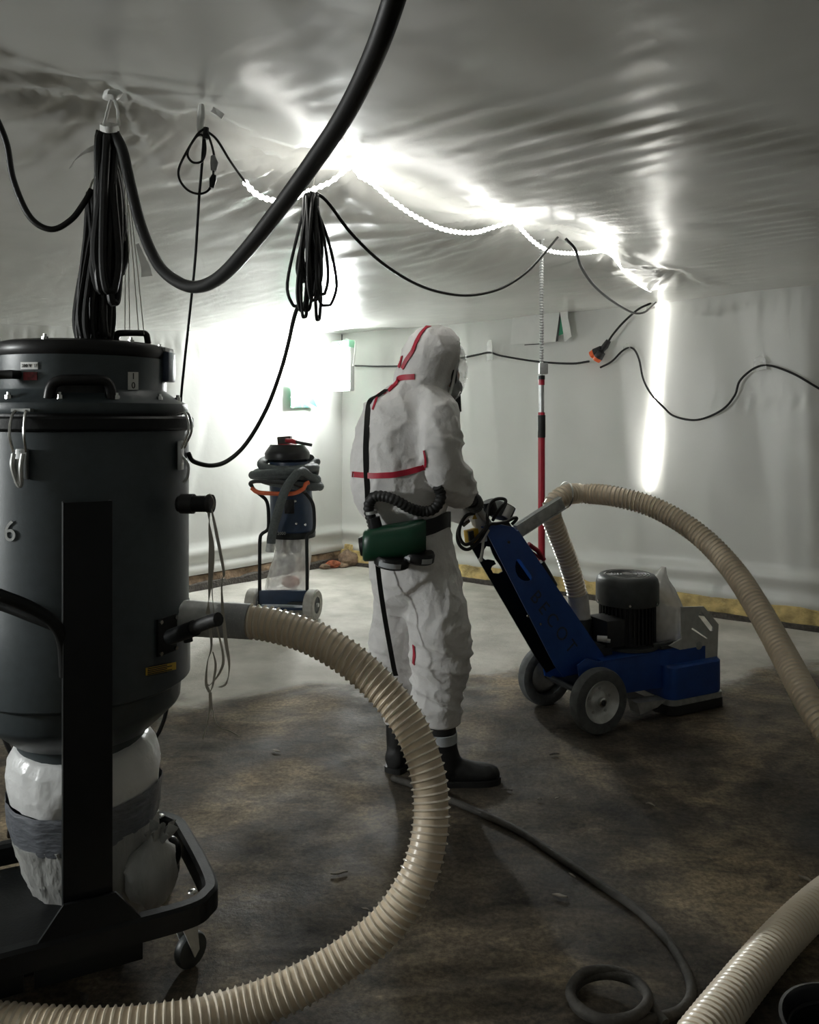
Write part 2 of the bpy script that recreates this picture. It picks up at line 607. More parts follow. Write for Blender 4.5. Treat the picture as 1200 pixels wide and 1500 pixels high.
def build_ceiling():
    b = MB()
    def grid(s0, s1, ds, t0, t1, dt):
        ns, ntt = int(round((s1 - s0) / ds)), int(round((t1 - t0) / dt))
        vs, fs = [], []
        for i in range(ns + 1):
            for j in range(ntt + 1):
                s, t = s0 + ds * i, t0 + dt * j
                p = SEAM0 + A_DIR * t + N_DIR * s
                vs.append((p.x, p.y, ceil_z(p.x, p.y)))
        for i in range(ns):
            for j in range(ntt):
                c = SEAM0 + A_DIR * (t0 + dt * (j + .5)) + N_DIR * (s0 + ds * (i + .5))
                if in_room(c, 0.08):
                    a = i * (ntt + 1) + j
                    fs.append((a, a + 1, a + ntt + 2, a + ntt + 1))
        b.add(vs, fs)
    grid(-2.4, 4.0, 0.025, -1.6, 5.6, 0.025)
    grid(-2.4, 4.0, 0.2, -9.6, -1.6, 0.2)
    grid(-8.4, -2.4, 0.2, -9.6, 5.6, 0.2)
    o = b.build('ceiling', 'ceiling_sheet', sharp=180)
    # remove loose verts
    bm = bmesh.new(); bm.from_mesh(o.data)
    bmesh.ops.delete(bm, geom=[v for v in bm.verts if not v.link_faces], context='VERTS')
    for f in bm.faces:
        if f.normal.z > 0:
            f.normal_flip()
    bm.to_mesh(o.data); bm.free()
    struct(o)

fb = MB()
fb.add([(p.x * 1.05, p.y * 1.05 - 0.1, 0) for p in ROOM], [tuple(range(len(ROOM)))[::-1]])
floor = struct(fb.build('floor', 'concrete_floor'))
build_ceiling()

def wall_point(c, dr, nr, t, z, kind):
    """draped film: base plane + folds"""
    o = 0.0
    o += 0.020 * noise.noise(Vector((t * 0.9, z * 0.6, 11.0 + kind)))
    o += 0.010 * noise.noise(Vector((t * 3.0 + z * 0.5, z * 0.7, 2.0 + kind))) * min(1.0, z / 0.5)
    fold = noise.noise(Vector((t * 5.5 + z * (1.2 if kind == 0 else 0.3), z * 0.35, 21.0 + kind)))
    o += 0.012 * max(0.0, fold - 0.15) * 2.0
    for zb, wd, t0, t1 in BANDS[kind]:
        if t0 < t < t1:
            e = math.exp(-((z - zb) / wd) ** 2)
            o += 0.0045 * e * math.sin(t * 2 * PI / 0.045 + z * 14)
    # heavy pleats at the foot of the film
    o += 0.035 * math.exp(-((z - 0.30 - 0.02 * math.sin(t * 1.9)) / 0.045) ** 2)
    o += 0.030 * math.exp(-((z - 0.16) / 0.05) ** 2)
    p = c + dr * t + nr * o
    return Vector((p.x, p.y, z))

BANDS = {0: [(1.98, 0.05, 0.7, 5.0)], 1: [(1.97, 0.05, 0.6, 2.6), (2.20, 0.06, 3.3, 6.0), (1.52, 0.04, 3.3, 6.0)], 2: []}
def build_wall(name, c, dr, length, kind, fine=0.03, zmin=0.125):
    nr = Vector((-dr.y, dr.x))
    if nr.dot(Vector((0, 2.0)) - c) < 0:
        nr = -nr
    b = MB()
    nt_ = int(length / fine)
    nz_ = int((2.42 - zmin) / fine)
    vs, fs = [], []
    for i in range(nt_ + 1):
        for j in range(nz_ + 1):
            vs.append(wall_point(c, dr, nr, length * i / nt_, zmin + (2.42 - zmin) * j / nz_, kind))
    for i in range(nt_):
        for j in range(nz_):
            a = i * (nz_ + 1) + j
            fs.append((a, a + 1, a + nz_ + 2, a + nz_ + 1))
    b.add(vs, fs)
    o = b.build(name, 'plastic_sheet', sharp=180)
    return struct(o)
build_wall('wall_left', CORNER, -A_DIR, 8.5, 0)
build_wall('wall_right', CORNER, B_DIR, 8.5, 1)
for nm, p, q in (('wall_rear_right', ROOM[1], ROOM[2]), ('wall_rear', ROOM[2], ROOM[3]), ('wall_rear_left', ROOM[3], ROOM[4])):
    b = MB()
    dr = (q - p)
    nn = Vector((-dr.y, dr.x)).normalized()
    if nn.dot(-p) > 0:
        nn = -nn
    e = nn * 0.04
    b.add([(p.x, p.y, 0), (q.x, q.y, 0), (q.x, q.y, 2.45), (p.x, p.y, 2.45), (p.x + e.x, p.y + e.y, 0), (q.x + e.x, q.y + e.y, 0), (q.x + e.x, q.y + e.y, 2.45), (p.x + e.x, p.y + e.y, 2.45)],
          [(0, 1, 2, 3), (4, 7, 6, 5), (0, 4, 5, 1), (3, 2, 6, 7), (0, 3, 7, 4), (1, 5, 6, 2)])
    struct(b.build(nm, 'plastic_sheet'))

def base_strip(name, c, dr, t0, t1, z0, z1, depth, m, wob=0.02, seed=0.0):
    nr = Vector((-dr.y, dr.x))
    if nr.dot(Vector((0, 2.0)) - c) < 0:
        nr = -nr
    rings = []
    n = int((t1 - t0) / 0.08)
    for i in range(n + 1):
        t = t0 + (t1 - t0) * i / n
        p = c + dr * t
        a = noise.noise(Vector((t * 4, seed, 0))) * wob
        bq = noise.noise(Vector((t * 6, seed, 4))) * wob
        f = p + nr * (depth + a)
        k = p - nr * 0.06
        rings.append([Vector((k.x, k.y, z0)), Vector((f.x, f.y, z0)), Vector((f.x - nr.x * 0.012, f.y - nr.y * 0.012, z1 + bq * 0.7)), Vector((k.x, k.y, z1 + 0.03))])
    b = MB()
    b.loft(rings, True)
    o = b.build(name, m)
    return struct(o)
base_strip('gap_strip_right', CORNER, B_DIR, 0.05, 8.3, 0.0, 0.032, 0.075, 'dark_brown', 0.03, 1.0)  # dark brown strip standing in for the gap below the foam
base_strip('gap_strip_left', CORNER, -A_DIR, 0.05, 8.3, 0.0, 0.055, 0.06, 'dark_brown', 0.03, 2.0)  # same dark strip in place of the gap along the left wall foot
base_strip('trim_1', CORNER, B_DIR, 0.02, 8.3, 0.032, 0.135, 0.050, 'foam_yellow', 0.025, 3.0)
base_strip('trim_2', CORNER, -A_DIR, 0.02, 8.3, 0.05, 0.115, 0.030, 'timber', 0.02, 4.0)

def wall_right(px, z=None, py=None, off=0.03):
    k = (px - 600.0) / FPX
    t = (k * CORNER.y - CORNER.x) / (B_DIR.x - k * B_DIR.y)
    p = CORNER + B_DIR * t
    nr = Vector((-0.598, -0.802))
    d = p.y
    zz = z if z is not None else EYE + (HOR - py) / FPX * d
    q = p + nr * off
    return Vector((q.x, q.y, zz))

def wall_left(px, z=None, py=None, off=0.03):
    k = (px - 600.0) / FPX
    s = (CORNER.x - k * CORNER.y) / (A_DIR.x - k * A_DIR.y)
    p = CORNER - A_DIR * s
    nr = Vector((0.751, -0.660))
    zz = z if z is not None else EYE + (HOR - py) / FPX * p.y
    q = p + nr * off
    return Vector((q.x, q.y, zz))

# ------------------------------------------------------------------ light rope along the seam and down the wall
def rope_light():
    t = thing('light_rope', 'glowing white light rope draped along the ceiling seam and down the right wall', 'light rope', (0.4, 3.7, 2.3))
    segs = [
        [P(360, 268, 2.52), P(375, 284, 2.58), P(398, 293, 2.66), P(425, 292, 2.74), P(455, 279, 2.82), P(485, 266, 2.88),
         seam(0.90, 0.028), seam(0.945, 0.03), P(545, 268, 2.98), P(575, 294, 3.08), P(610, 318, 3.2), P(650, 336, 3.33), P(690, 341, 3.48),
         P(720, 334, 3.6), seam(1.94, 0.04), P(764, 336, 3.78), P(787, 358, 3.9), P(812, 369, 4.02), P(850, 371, 4.2), P(884, 368, 4.38),
         P(900, 377, 4.55), P(915, 397, 4.85), P(938, 417, 5.3), P(958, 428, 5.75), wall_right(973, py=432, off=0.06)],
        [wall_right(973, py=432, off=0.06), wall_right(970, py=470), wall_right(966, py=520), wall_right(962, py=575), wall_right(958, py=630),
         wall_right(954, py=680), wall_right(951, py=716)],
        [wall_right(951, py=716), wall_right(956, py=690), wall_right(962, py=655), wall_right(964, py=610)]]
    path = []
    for k, s in enumerate(segs):
        q = smooth_path(s, 8)
        path += q if k == 0 else q[1:]
    b = MB()
    b.tube(path, 0.0062, 6)
    b.build('rope_tube', 'rope_glow', t)
    # the single diodes stand out as beads
    pts = resample(path, 0.032)
    bb = MB()
    for p in pts:
        bb.sphere(p, 0.0098, 6, 4)
    o = bb.build('diode_beads', 'rope_glow', t)
    o['kind'] = 'stuff'
    return path
rope_light()

# ------------------------------------------------------------------ work lamp in the corner
def work_lamp(label, c, yaw, sx=0.25, sz=0.42):
    t = thing('work_lamp', label, 'lamp', (c.x, c.y, c.z - sz / 2), yaw)
    def L(x, y, z):
        return Vector((x, y, z))
    b = MB(); b.box((0, 0.03, sz / 2), (sx, 0.06, sz)); b.build('housing', 'lamp_white', t, bevel=0.018, world=False)
    b = MB(); b.box((0, 0.025, sz + 0.012), (sx + 0.012, 0.085, 0.075)); b.build('top_cap', 'lamp_green', t, bevel=0.02, world=False)
    b = MB(); b.box((0, -0.008, sz / 2 - 0.02), (sx - 0.035, 0.02, sz - 0.075)); b.build('diffuser', 'lamp_glow', t, bevel=0.006, world=False)
    for i in range(3):
        b = MB(); b.cyl((-0.02 + 0.02 * i, -0.019, sz + 0.025 - (0.015 if i == 1 else 0)), (-0.02 + 0.02 * i, -0.015, sz + 0.025 - (0.015 if i == 1 else 0)), 0.004, n=8); b.build('screw', 'ink', t, world=False)
    b = MB(); b.tube([(-sx / 2 - 0.01, 0.03, sz * 0.55), (-sx / 2 - 0.02, 0.05, sz + 0.03), (0, 0.06, sz + 0.065), (sx / 2 + 0.02, 0.05, sz + 0.03), (sx / 2 + 0.01, 0.03, sz * 0.55)], 0.008, 8)
    b.build('carry_handle', 'lamp_white', t, world=False)
    return t
work_lamp('bright work lamp with green top hanging in the far corner', P(500, 540, 7.55), math.radians(-46))
work_lamp('second work lamp with green top hanging at the left wall beyond the frame', Vector((-4.1, 1.5, 1.66)), math.radians(74))

# ------------------------------------------------------------------ signs and paper on the walls
def exit_sign():
    c = wall_left(441, py=577, off=0.05)
    t = thing('safety_sign', 'small green and white sign taped on the left wall under the bright lamp', 'sign', tuple(c))
    ex = Vector((0.660, 0.751, 0)); ez = Vector((0, 0, 1)); en = Vector((0.751, -0.66, 0))
    def fn(u, w_, q):
        return c + ex * u + ez * w_ + en * q
    hw, hh = 0.17, 0.135
    b = MB(); b.prism([(-hw, -hh * 0.95), (hw * 0.9, -hh * 0.9), (hw * 0.5, hh * 0.1), (-hw * 0.95, hh)], [], fn, 0, 0.004)
    b.build('panel', 'sign_green', t)
    for a0, a1 in (((-hw, -hh * .2), (hw * .75, -hh * .95)), ((-hw * .9, -hh * .95), (-hw * .0, hh * .15)), ((-hw, hh * .35), (-hw * .35, hh * .85)), ((-hw * .2, -hh * .95), (-hw * .2, hh * .3)), ((hw * .3, -hh * .9), (hw * .2, hh * .1))):
        u = Vector(a1) - Vector(a0); nn = Vector((-u.y, u.x)).normalized() * (0.011 if abs(u.x) > .02 else 0.003)
        A, B = Vector(a0), Vector(a1)
        b = MB(); b.prism([tuple(A - nn), tuple(B - nn), tuple(B + nn), tuple(A + nn)], [], fn, 0.0045, 0.0065)
        b.build('white_stripe', 'white_label', t)
exit_sign()

def paper_sheet():
    c = wall_right(790, py=474, off=0.06)
    t = thing('paper_sheet', 'white paper sheet with a torn flap taped to right wall behind the red prop', 'paper', tuple(c))
    ex = Vector((0.802, -0.598, 0)); ez = Vector((0, 0, 1)); en = Vector((-0.598, -0.802, 0))
    def fn(u, w_, q):
        return c + ex * u + ez * w_ + en * (q + 0.03 * (u * 2) ** 2)
    b = MB(); b.prism([(-0.23, -0.165), (0.18, -0.165), (0.21, 0.0), (0.22, 0.17), (-0.20, 0.17)], [], fn, 0, 0.004); b.build('sheet', 'paper', t)
    b = MB(); b.prism([(0.20, 0.21), (0.29, 0.21), (0.30, 0.02), (0.33, -0.13), (0.27, -0.17), (0.24, 0.0)], [], fn, 0.012, 0.016); b.build('flap', 'tape_white', t)
    b = MB(); b.prism([(0.20, -0.12), (0.27, -0.10), (0.26, 0.02), (0.225, 0.03)], [], fn, 0.0, 0.003); b.build('green_patch', 'sign_green', t)
    b = MB(); b.prism([(0.185, -0.165), (0.205, -0.16), (0.235, 0.08), (0.222, 0.08)], [], fn, 0.004, 0.007); b.build('dark_edge', 'ink', t)
    b = MB(); b.prism([(-0.10, -0.178), (0.06, -0.178), (0.06, -0.171), (-0.10, -0.171)], [], fn, 0.004, 0.007); b.build('dark_bar', 'ink', t)
    for zz in (0.03, -0.05):
        pts = [fn(0.0 + 0.022 * math.cos(a * PI / 8), zz + 0.028 * math.sin(a * PI / 8), 0.006) for a in range(16)]
        b = MB(); b.tube(pts, 0.0015, 5, closed=True); b.build('pencil_circle', 'dust_grey', t)
paper_sheet()

def tape_tab(px, py, wd, hg, label):
    c = wall_right(px, py=py, off=0.05)
    ex = Vector((0.802, -0.598, 0)); en = Vector((-0.598, -0.802, 0))
    b = MB()
    b.prism([(-wd / 2, -hg / 2), (wd / 2, -hg / 2 + .01), (wd / 2 - .01, hg / 2), (0, hg / 2 + .015), (-wd / 2 + .005, hg / 2 - .01)], [], lambda u, w_, q: c + ex * u + Vector((0, 0, w_)) + en * (q + 0.006 * math.sin(u * 60)), 0, 0.003)
    tag(b.build('tape_piece', 'clear_tape'), label, 'tape')
tape_tab(722, 515, 0.07, 0.17, 'clear tape piece on the right wall beside the hood of the worker')
tape_tab(922, 511, 0.07, 0.05, 'clear tape piece holding cable just right of the orange plugs')
tape_tab(1116, 534, 0.09, 0.09, 'clear tape piece at the peak of wall cable near the right edge')
tape_tab(957, 449, 0.07, 0.06, 'clear tape piece on wall left of the bright vertical light rope')

# ------------------------------------------------------------------ big dust extractor
VC = Vector((-0.93, 2.33, 0))          # tank axis
VANG = math.atan2(-0.443, -0.897) - PI  # direction of the front bar
BAR = Vector((0.897, 0.443, 0))        # along the front bar, to the right
INW = Vector((-0.443, 0.897, 0))       # from front bar to tank
def zs(py, d=2.33):
    return EYE + (HOR - py) / FPX * d

def on_tank(px, py, r, off=0.0):
    """point on the front of the tank cylinder under a pixel"""
    k = (px - 600.0) / FPX
    # |(k d, d) - VC| = r
    a = k * k + 1
    bq = -2 * (k * VC.x + VC.y)
    c = VC.x ** 2 + VC.y ** 2 - r * r
    disc = bq * bq - 4 * a * c
    d = (-bq - math.sqrt(max(disc, 0))) / (2 * a)
    p = P(px, py, d)
    n = Vector((p.x - VC.x, p.y - VC.y, 0)).normalized()
    return p + n * off, n

def extractor():
    t = thing('dust_extractor', 'large dark grey industrial dust extractor with a stencilled 6 and clear bag', 'dust extractor', tuple(VC))
    r_t = 0.292
    prof_tank = [(r_t * 0.99, zs(630)), (r_t, zs(640)), (r_t, zs(885)), (r_t + 0.004, zs(890)), (r_t + 0.004, zs(990)), (r_t - 0.012, zs(996)), (0.272, zs(998)), (0.268, zs(1024)), (0.262, zs(1030)), (0.186, zs(1066)), (0.176, zs(1068))]
    b = MB(); b.lathe(prof_tank, VC, n=72); tank = b.build('tank', 'tank_paint', t)
    b = MB(); b.lathe([(r_t - .02, zs(629)), (0.300, zs(629)), (0.306, zs(626)), (0.306, zs(613)), (0.300, zs(610)), (r_t - .02, zs(610))], VC, n=72); b.build('rim_band', 'black_paint', t)
    b = MB(); b.lathe([(0.25, zs(606)), (0.285, zs(606)), (0.290, zs(600)), (0.286, zs(592)), (0.272, zs(588)), (0.258, zs(585)), (0.232, zs(575)), (0.229, zs(572)), (0.229, zs(527)), (0.20, zs(527))], VC, n=72)
    head = b.build('motor_housing', 'tank_paint', t)
    b = MB(); b.lathe([(0.18, zs(527)), (0.226, zs(527)), (0.232, zs(521)), (0.232, zs(513)), (0.226, zs(508)), (0.205, zs(505)), (0.05, zs(502.5))], VC, n=72); lid = b.build('lid', 'black_plastic', t)
    b = MB(); b.lathe([(0.27, zs(610)), (0.27, zs(605))], VC, n=48); b.build('seal', 'black_rubber', t)
    # neck under the cone
    b = MB(); b.lathe([(0.178, zs(1060)), (0.176, zs(1068)), (0.170, zs(1080)), (0.170, zs(1103))], VC, n=48); b.build('outlet_neck', 'tank_paint', t)
    # bolts round the lid and round the flange
    def bolt(p, n, s=0.007, par=None):
        bb = MB(); bb.cyl(p, p + n * s, s * 0.9, n=6); bb.cyl(p + n * s, p + n * s * 1.7, s * 0.5, n=6)
        return bb.build('bolt', 'chrome', par or t)
    for k in range(12):
        a = 2 * PI * k / 12 - 0.35
        bolt(VC + Vector((0.262 * math.cos(a), 0.262 * math.sin(a), zs(587))), Vector((0, 0, 1)), 0.010, head)
    for k in range(6):
        a = 2 * PI * k / 6 - 1.63
        bolt(VC + Vector((0.213 * math.cos(a), 0.213 * math.sin(a), zs(508))), Vector((0, 0, 1)), 0.009, lid)
    # lid top handle
    hp = [P(170, 502, 2.28), P(172, 490, 2.28), P(180, 488, 2.28), P(205, 488, 2.32), P(214, 490, 2.33), P(217, 503, 2.34)]
    b = MB(); b.tube(smooth_path(hp, 5), 0.009, 10); b.build('lid_handle', 'black_plastic', t)
    # recessed side grip on the housing front
    pts = []
    for px, py in ((74, 584), (78, 566), (90, 558), (118, 557), (148, 558), (158, 566), (161, 584)):
        p, n = on_tank(px, py, 0.245, 0.012); pts.append(p)
    b = MB(); b.tube(smooth_path(pts, 5), 0.014, 10); b.build('side_grip', 'black_plastic', t)
    pts = []
    for px in range(80, 160, 8):
        p, n = on_tank(px, 572, 0.236, 0.001); pts.append(p)
    b = MB(); b.ribbon(pts, Vector((0, 0, 0.022)), 0.004); b.build('grip_recess', 'black_rubber', t)
    # mains inlet at the left and blue socket at the right
    p, n = on_tank(26, 549, 0.231)
    b = MB(); b.tube([p - n * 0.02, p + n * 0.02, P(0, 549, 2.10), P(-40, 556, 2.08)], 0.012, 10); b.build('mains_lead', 'cable_rubber', t)
    p, n = on_tank(237, 535, 0.2275, 0.0)
    b = MB(); b.box(P(244, 538, 2.36), (0.035, 0.07, 0.085)); b.build('socket', 'dark_blue', t, bevel=0.006)
    b = MB(); b.box(P(236, 513, 2.36), (0.05, 0.08, 0.012)); b.build('socket_cover', 'galvanized', t, bevel=0.003)
    # printed labels
    def plate(px0, py0, px1, py1, r, m, name, off=0.0015, skew=0.0):
        pts = []
        for i in range(7):
            px = px0 + (px1 - px0) * i / 6
            p, n = on_tank(px, (py0 + py1) / 2 + skew * (i / 6 - .5), r, off)
            pts.append(p)
        d = pts[3].y
        b = MB(); b.ribbon(pts, Vector((0, 0, abs(py1 - py0) / 2 / FPX * d)), 0.0008)
        return b.build(name, m, t)
    def lettering(body, size, px, py, r, m, name, par, spacing=1.0, off=0.003):
        c, n = on_tank(px, py, r, off)
        ex = Vector((-n.y, n.x, 0))
        def fn(x, y, q):
            return c + ex * x + Vector((0, 0, y)) + n * q
        return text_mesh(body, size, fn, name, m, par, spacing=spacing)
    pl = plate(31, 530.5, 56, 541, 0.229, 'white_label', 'voltage_label')
    lettering('220 V  1', 0.012, 43, 536, 0.229, 'ink', 'lettering', pl)
    pl = plate(35, 545, 55, 557, 0.229, 'worn_red', 'worn_red_patch')
    pl = plate(187, 545, 202, 571, 0.2295, 'white_label', 'switch_label')
    lettering('I', 0.024, 194.5, 551.5, 0.2295, 'ink', 'lettering', pl)
    lettering('0', 0.024, 194.5, 565, 0.2295, 'ink', 'lettering', pl)
    pl = plate(213, 974, 257, 985, r_t + 0.004, 'yellow_label', 'yellow_notice', skew=-9)
    for k in range(6):
        pts = []
        for i in range(7):
            px = 215 + 28 * i / 6 * (1.0 if k % 2 else 1.25)
            p, n = on_tank(px, 982.5 - 9 * ((px - 213) / 44 - .5) + (k - 2.5) * 2.6 - 3, r_t + 0.004, 0.004); pts.append(p)
        b = MB(); b.ribbon(pts, Vector((0, 0, 0.0012)), 0.0005); b.build('print_line', 'ink', pl)
    pl2 = bpy.data.objects[pl.name]
    lettering('6', 0.075, 15.5, 779, r_t, 'stencil_white', 'stencil_number', t)
    # toggle latches
    def latch(px, py, facing):
        p0, n = on_tank(px, py, r_t, 0.004)
        ex = Vector((-n.y, n.x, 0))
        def Q(x, z, o):
            return p0 + ex * x + Vector((0, 0, z)) + n * o
        b = MB(); b.box(Q(0, -0.075, 0.006), (0.030, 0.012, 0.075), Matrix((ex, n, Vector((0, 0, 1)))).transposed())
        la = b.build('latch', 'aluminium', t, bevel=0.003)
        b = MB(); b.tube(smooth_path([Q(-0.012, -0.05, 0.024), Q(-0.010, -0.08, 0.032), Q(-0.004, -0.122, 0.020), Q(0.004, -0.124, 0.018), Q(0.011, -0.08, 0.03), Q(0.012, -0.05, 0.024)], 5), 0.006, 8); b.build('latch_lever', 'zinc', la)
        b = MB(); b.box(Q(0, -0.092, 0.022), (0.020, 0.008, 0.06), Matrix((ex, n, Vector((0, 0, 1)))).transposed()); b.build('lever_plate', 'aluminium', la, bevel=0.002)
        for sx in (-1, 1):
            b = MB(); b.tube(smooth_path([Q(sx * 0.016, -0.045, 0.018), Q(sx * 0.019, 0.0, 0.030), Q(sx * 0.017, 0.045, 0.022), Q(sx * 0.012, 0.058, 0.008), Q(sx * 0.010, 0.055, 0.0)], 5), 0.0036, 7); b.build('wire_loop', 'chrome', la)
        b = MB(); b.box(Q(0, 0.058, 0.006), (0.05, 0.016, 0.008), Matrix((ex, n, Vector((0, 0, 1)))).transposed()); b.build('hook', 'galvanized', la)
    latch(36, 635, 0)
    # the side latch seen edge-on at the right
    n = Vector((math.cos(-0.20), math.sin(-0.20), 0)); p0 = VC + n * (r_t + 0.004) + Vector((0, 0, zs(650)))
    b = MB(); b.box(p0 + n * 0.006 - Vector((0, 0, 0.03)), (0.012, 0.03, 0.08)); la = b.build('latch', 'aluminium', t, bevel=0.003)
    for s_ in (-1, 1):
        oy = Vector((0, 0.016 * s_, 0))
        b = MB(); b.tube(smooth_path([p0 + oy + n * 0.012 + Vector((0, 0, -0.01)), p0 + oy + n * 0.034 + Vector((0, 0, 0.04)), p0 + oy + n * 0.024 + Vector((0, 0, 0.085)), p0 + oy + n * 0.0 + Vector((0, 0, 0.085))], 6), 0.0035, 7); b.build('wire_loop', 'chrome', la)
    b = MB(); b.tube(smooth_path([p0 + n * 0.008 + Vector((0, 0, -0.03)), p0 + n * 0.028 + Vector((0, 0, -0.055)), p0 + n * 0.026 + Vector((0, 0, -0.09)), p0 + n * 0.014 + Vector((0, 0, -0.105))], 6), 0.004, 7); b.build('latch_lever', 'zinc', la)
    # stub with end cap at the right, where the ribbons are tied
    q0 = P(262, 738, 2.22); q1 = P(307, 738, 2.20)
    b = MB(); b.cyl(q0, q1, 0.022, n=20); st = b.build('stub_pipe', 'black_paint', t)
    b = MB(); b.cyl(P(266, 738, 2.22), P(284, 738, 2.215), 0.027, n=20); b.build('collar', 'black_rubber', st)
    b = MB(); b.cyl(P(305, 738, 2.20), P(311, 738, 2.198), 0.025, n=20); b.build('end_cap', 'black_rubber', st)
    # inlet with flange plate, stub and taped cuff
    p, n = on_tank(243, 930, r_t + 0.006)
    ex = Vector((-n.y, n.x, 0))
    b = MB(); b.box(p + n * 0.003, (0.075, 0.008, 0.10), Matrix((ex, n, Vector((0, 0, 1)))).transposed()); fl = b.build('flange_plate', 'black_paint', t, bevel=0.003)
    for sx in (-1, 1):
        for sz in (-1, 1):
            q = p + ex * sx * 0.030 + Vector((0, 0, sz * 0.042)) + n * 0.007
            bb = MB(); bb.cyl(q, q + n * 0.006, 0.006, n=6); bb.build('bolt', 'chrome', fl)
    b = MB(); b.cyl(P(250, 933, 2.10), P(285, 920, 2.02), 0.020, n=16); hd = b.build('lever_hub', 'black_paint', t)
    b = MB(); b.tube(smooth_path([P(268, 925, 2.06), P(285, 919, 2.02), P(305, 911, 1.98), P(320, 907, 1.96)], 4), 0.0165, 12); b.build('lever_grip', 'black_rubber', hd)
    b = MB(); b.cyl(P(273, 915, 2.09), P(276, 940, 2.09), 0.012, n=12); b.build('pivot', 'black_paint', hd)
    b = MB(); b.tube([VC + Vector((0.24, -0.03, zs(905))), P(275, 905, 2.32), P(318, 908, 2.33)], 0.050, 24); b.build('inlet_pipe', 'galvanized', t)
    # front post on its gusset plate
    def bar(u, v, z):       # u along front bar from post, v inward
        return Vector((-0.773, 1.97, 0)) + BAR * u + INW * v + Vector((0, 0, z))
    hw = 0.056
    ztop = 1.225
    b = MB()
    poly = [(-hw, 0.0), (hw, 0.0), (hw, 0.03), (hw - .008, 0.03), (hw - .008, 0.008), (-hw + .008, 0.008), (-hw + .008, 0.05), (-hw, 0.05)]
    b.loft([[bar(u, v, 0.14) for u, v in poly], [bar(u, v, ztop) for u, v in poly]]); b.build('post', 'black_paint', t, bevel=0.003)
    b = MB(); b.prism([(-0.118, 0.095), (0.125, 0.095), (0.125, 0.195), (0.062, 0.275), (-0.056, 0.275), (-0.118, 0.19)], [], lambda u, w_, q: bar(u, q, w_), -0.012, -0.002); b.build('gusset_plate', 'black_paint', t, bevel=0.002)
    for zz in (0.70, 1.10):
        b = MB(); b.box(bar(0, 0.05, zz), (0.09, 0.09, 0.06), Matrix.Rotation(math.atan2(0.443, 0.897), 3, 'Z')); b.build('post_bracket', 'black_paint', t)
    # bent tubes left of the post
    b = MB(); b.tube(smooth_path([P(-60, 850, 1.86), P(0, 872, 1.87), P(45, 890, 1.9), P(78, 912, 1.93), P(92, 940, 1.96), P(96, 990, 1.97)], 6), 0.0145, 12); b.build('push_bar', 'black_paint', t)
    b = MB(); b.tube(smooth_path([P(-60, 870, 2.0), P(0, 886, 2.0), P(50, 905, 1.99), P(100, 925, 1.99)], 6), 0.013, 12); b.build('push_bar', 'black_paint', t)
    # wheeled base
    zf = 0.17
    def fb_(u, v, z=zf):
        return bar(u, v, z)
    loop = [fb_(-0.72, -0.0), fb_(-0.3, -0.0), fb_(0.0, -0.0), fb_(0.22, 0.0), fb_(0.285, 0.03), fb_(0.31, 0.10), fb_(0.30, 0.38), fb_(0.285, 0.47), fb_(0.22, 0.52), fb_(0.0, 0.53), fb_(-0.4, 0.53), fb_(-0.72, 0.53)]
    path = smooth_path(loop, 6)
    fr = []
    b = MB()
    rings = []
    frs = path_frames(path)
    for p, f in zip(path, frs):
        side = Vector((f[2].y, -f[2].x, 0)).normalized()
        rings.append([p + side * 0.02 + Vector((0, 0, -0.028)), p + side * 0.02 + Vector((0, 0, 0.022)), p + side * 0.012 + Vector((0, 0, 0.03)), p - side * 0.012 + Vector((0, 0, 0.03)), p - side * 0.02 + Vector((0, 0, 0.022)), p - side * 0.02 + Vector((0, 0, -0.028))])
    b.loft(rings); base = b.build('base_frame', 'black_paint', t, sharp=30)
    b = MB(); b.box(bar(-0.33, 0.26, 0.125), (0.78, 0.50, 0.02), Matrix.Rotation(math.atan2(0.443, 0.897), 3, 'Z')); b.build('base_tray', 'black_paint', t, bevel=0.004)
    b = MB(); b.box(bar(-0.45, 0.02, 0.135), (0.62, 0.05, 0.09), Matrix.Rotation(math.atan2(0.443, 0.897), 3, 'Z')); b.build('front_beam', 'black_paint', t, bevel=0.004)
    for u, v in ((0.255, 0.04), (0.25, 0.49)):
        q = bar(u, v, zf + 0.031)
        bb = MB(); bb.sphere(q, (0.012, 0.012, 0.006), 10, 6); bb.build('bolt', 'chrome', base)
    # casters
    def caster(u, v, yaw):
        q = bar(u, v, 0)
        R = Matrix.Rotation(yaw, 3, 'Z')
        b = MB(); b.lathe([(0.032, 0.128), (0.034, 0.132), (0.034, 0.143), (0.02, 0.146)], q, n=20); c_ = b.build('caster', 'zinc', t)
        b = MB()
        for s in (-1, 1):
            o = q + R @ Vector((0, s * 0.021, 0))
            b.prism([(-0.022, 0.128), (0.022, 0.128), (0.030, 0.05), (0.016, 0.035)], [], lambda x, z, k, o=o, s=s: o + R @ Vector((x, k * s, 0)) + Vector((0, 0, z)), 0, 0.004)
        b.box(q + Vector((0, 0, 0.125)), (0.045, 0.046, 0.006), R)
        f_ = b.build('fork', 'zinc', c_)
        cc = q + R @ Vector((0.02, 0, 0)) + Vector((0, 0, 0.045))
        ax = R @ Vector((0, 1, 0))
        b = MB(); b.lathe([(0.030, -0.014), (0.042, -0.012), (0.045, -0.006), (0.045, 0.006), (0.042, 0.012), (0.030, 0.014)], cc, axis=tuple(ax), n=24); b.build('caster_wheel', 'motor_grey', c_)
    caster(0.235, 0.045, 0.9)
    caster(0.24, 0.48, 0.3)
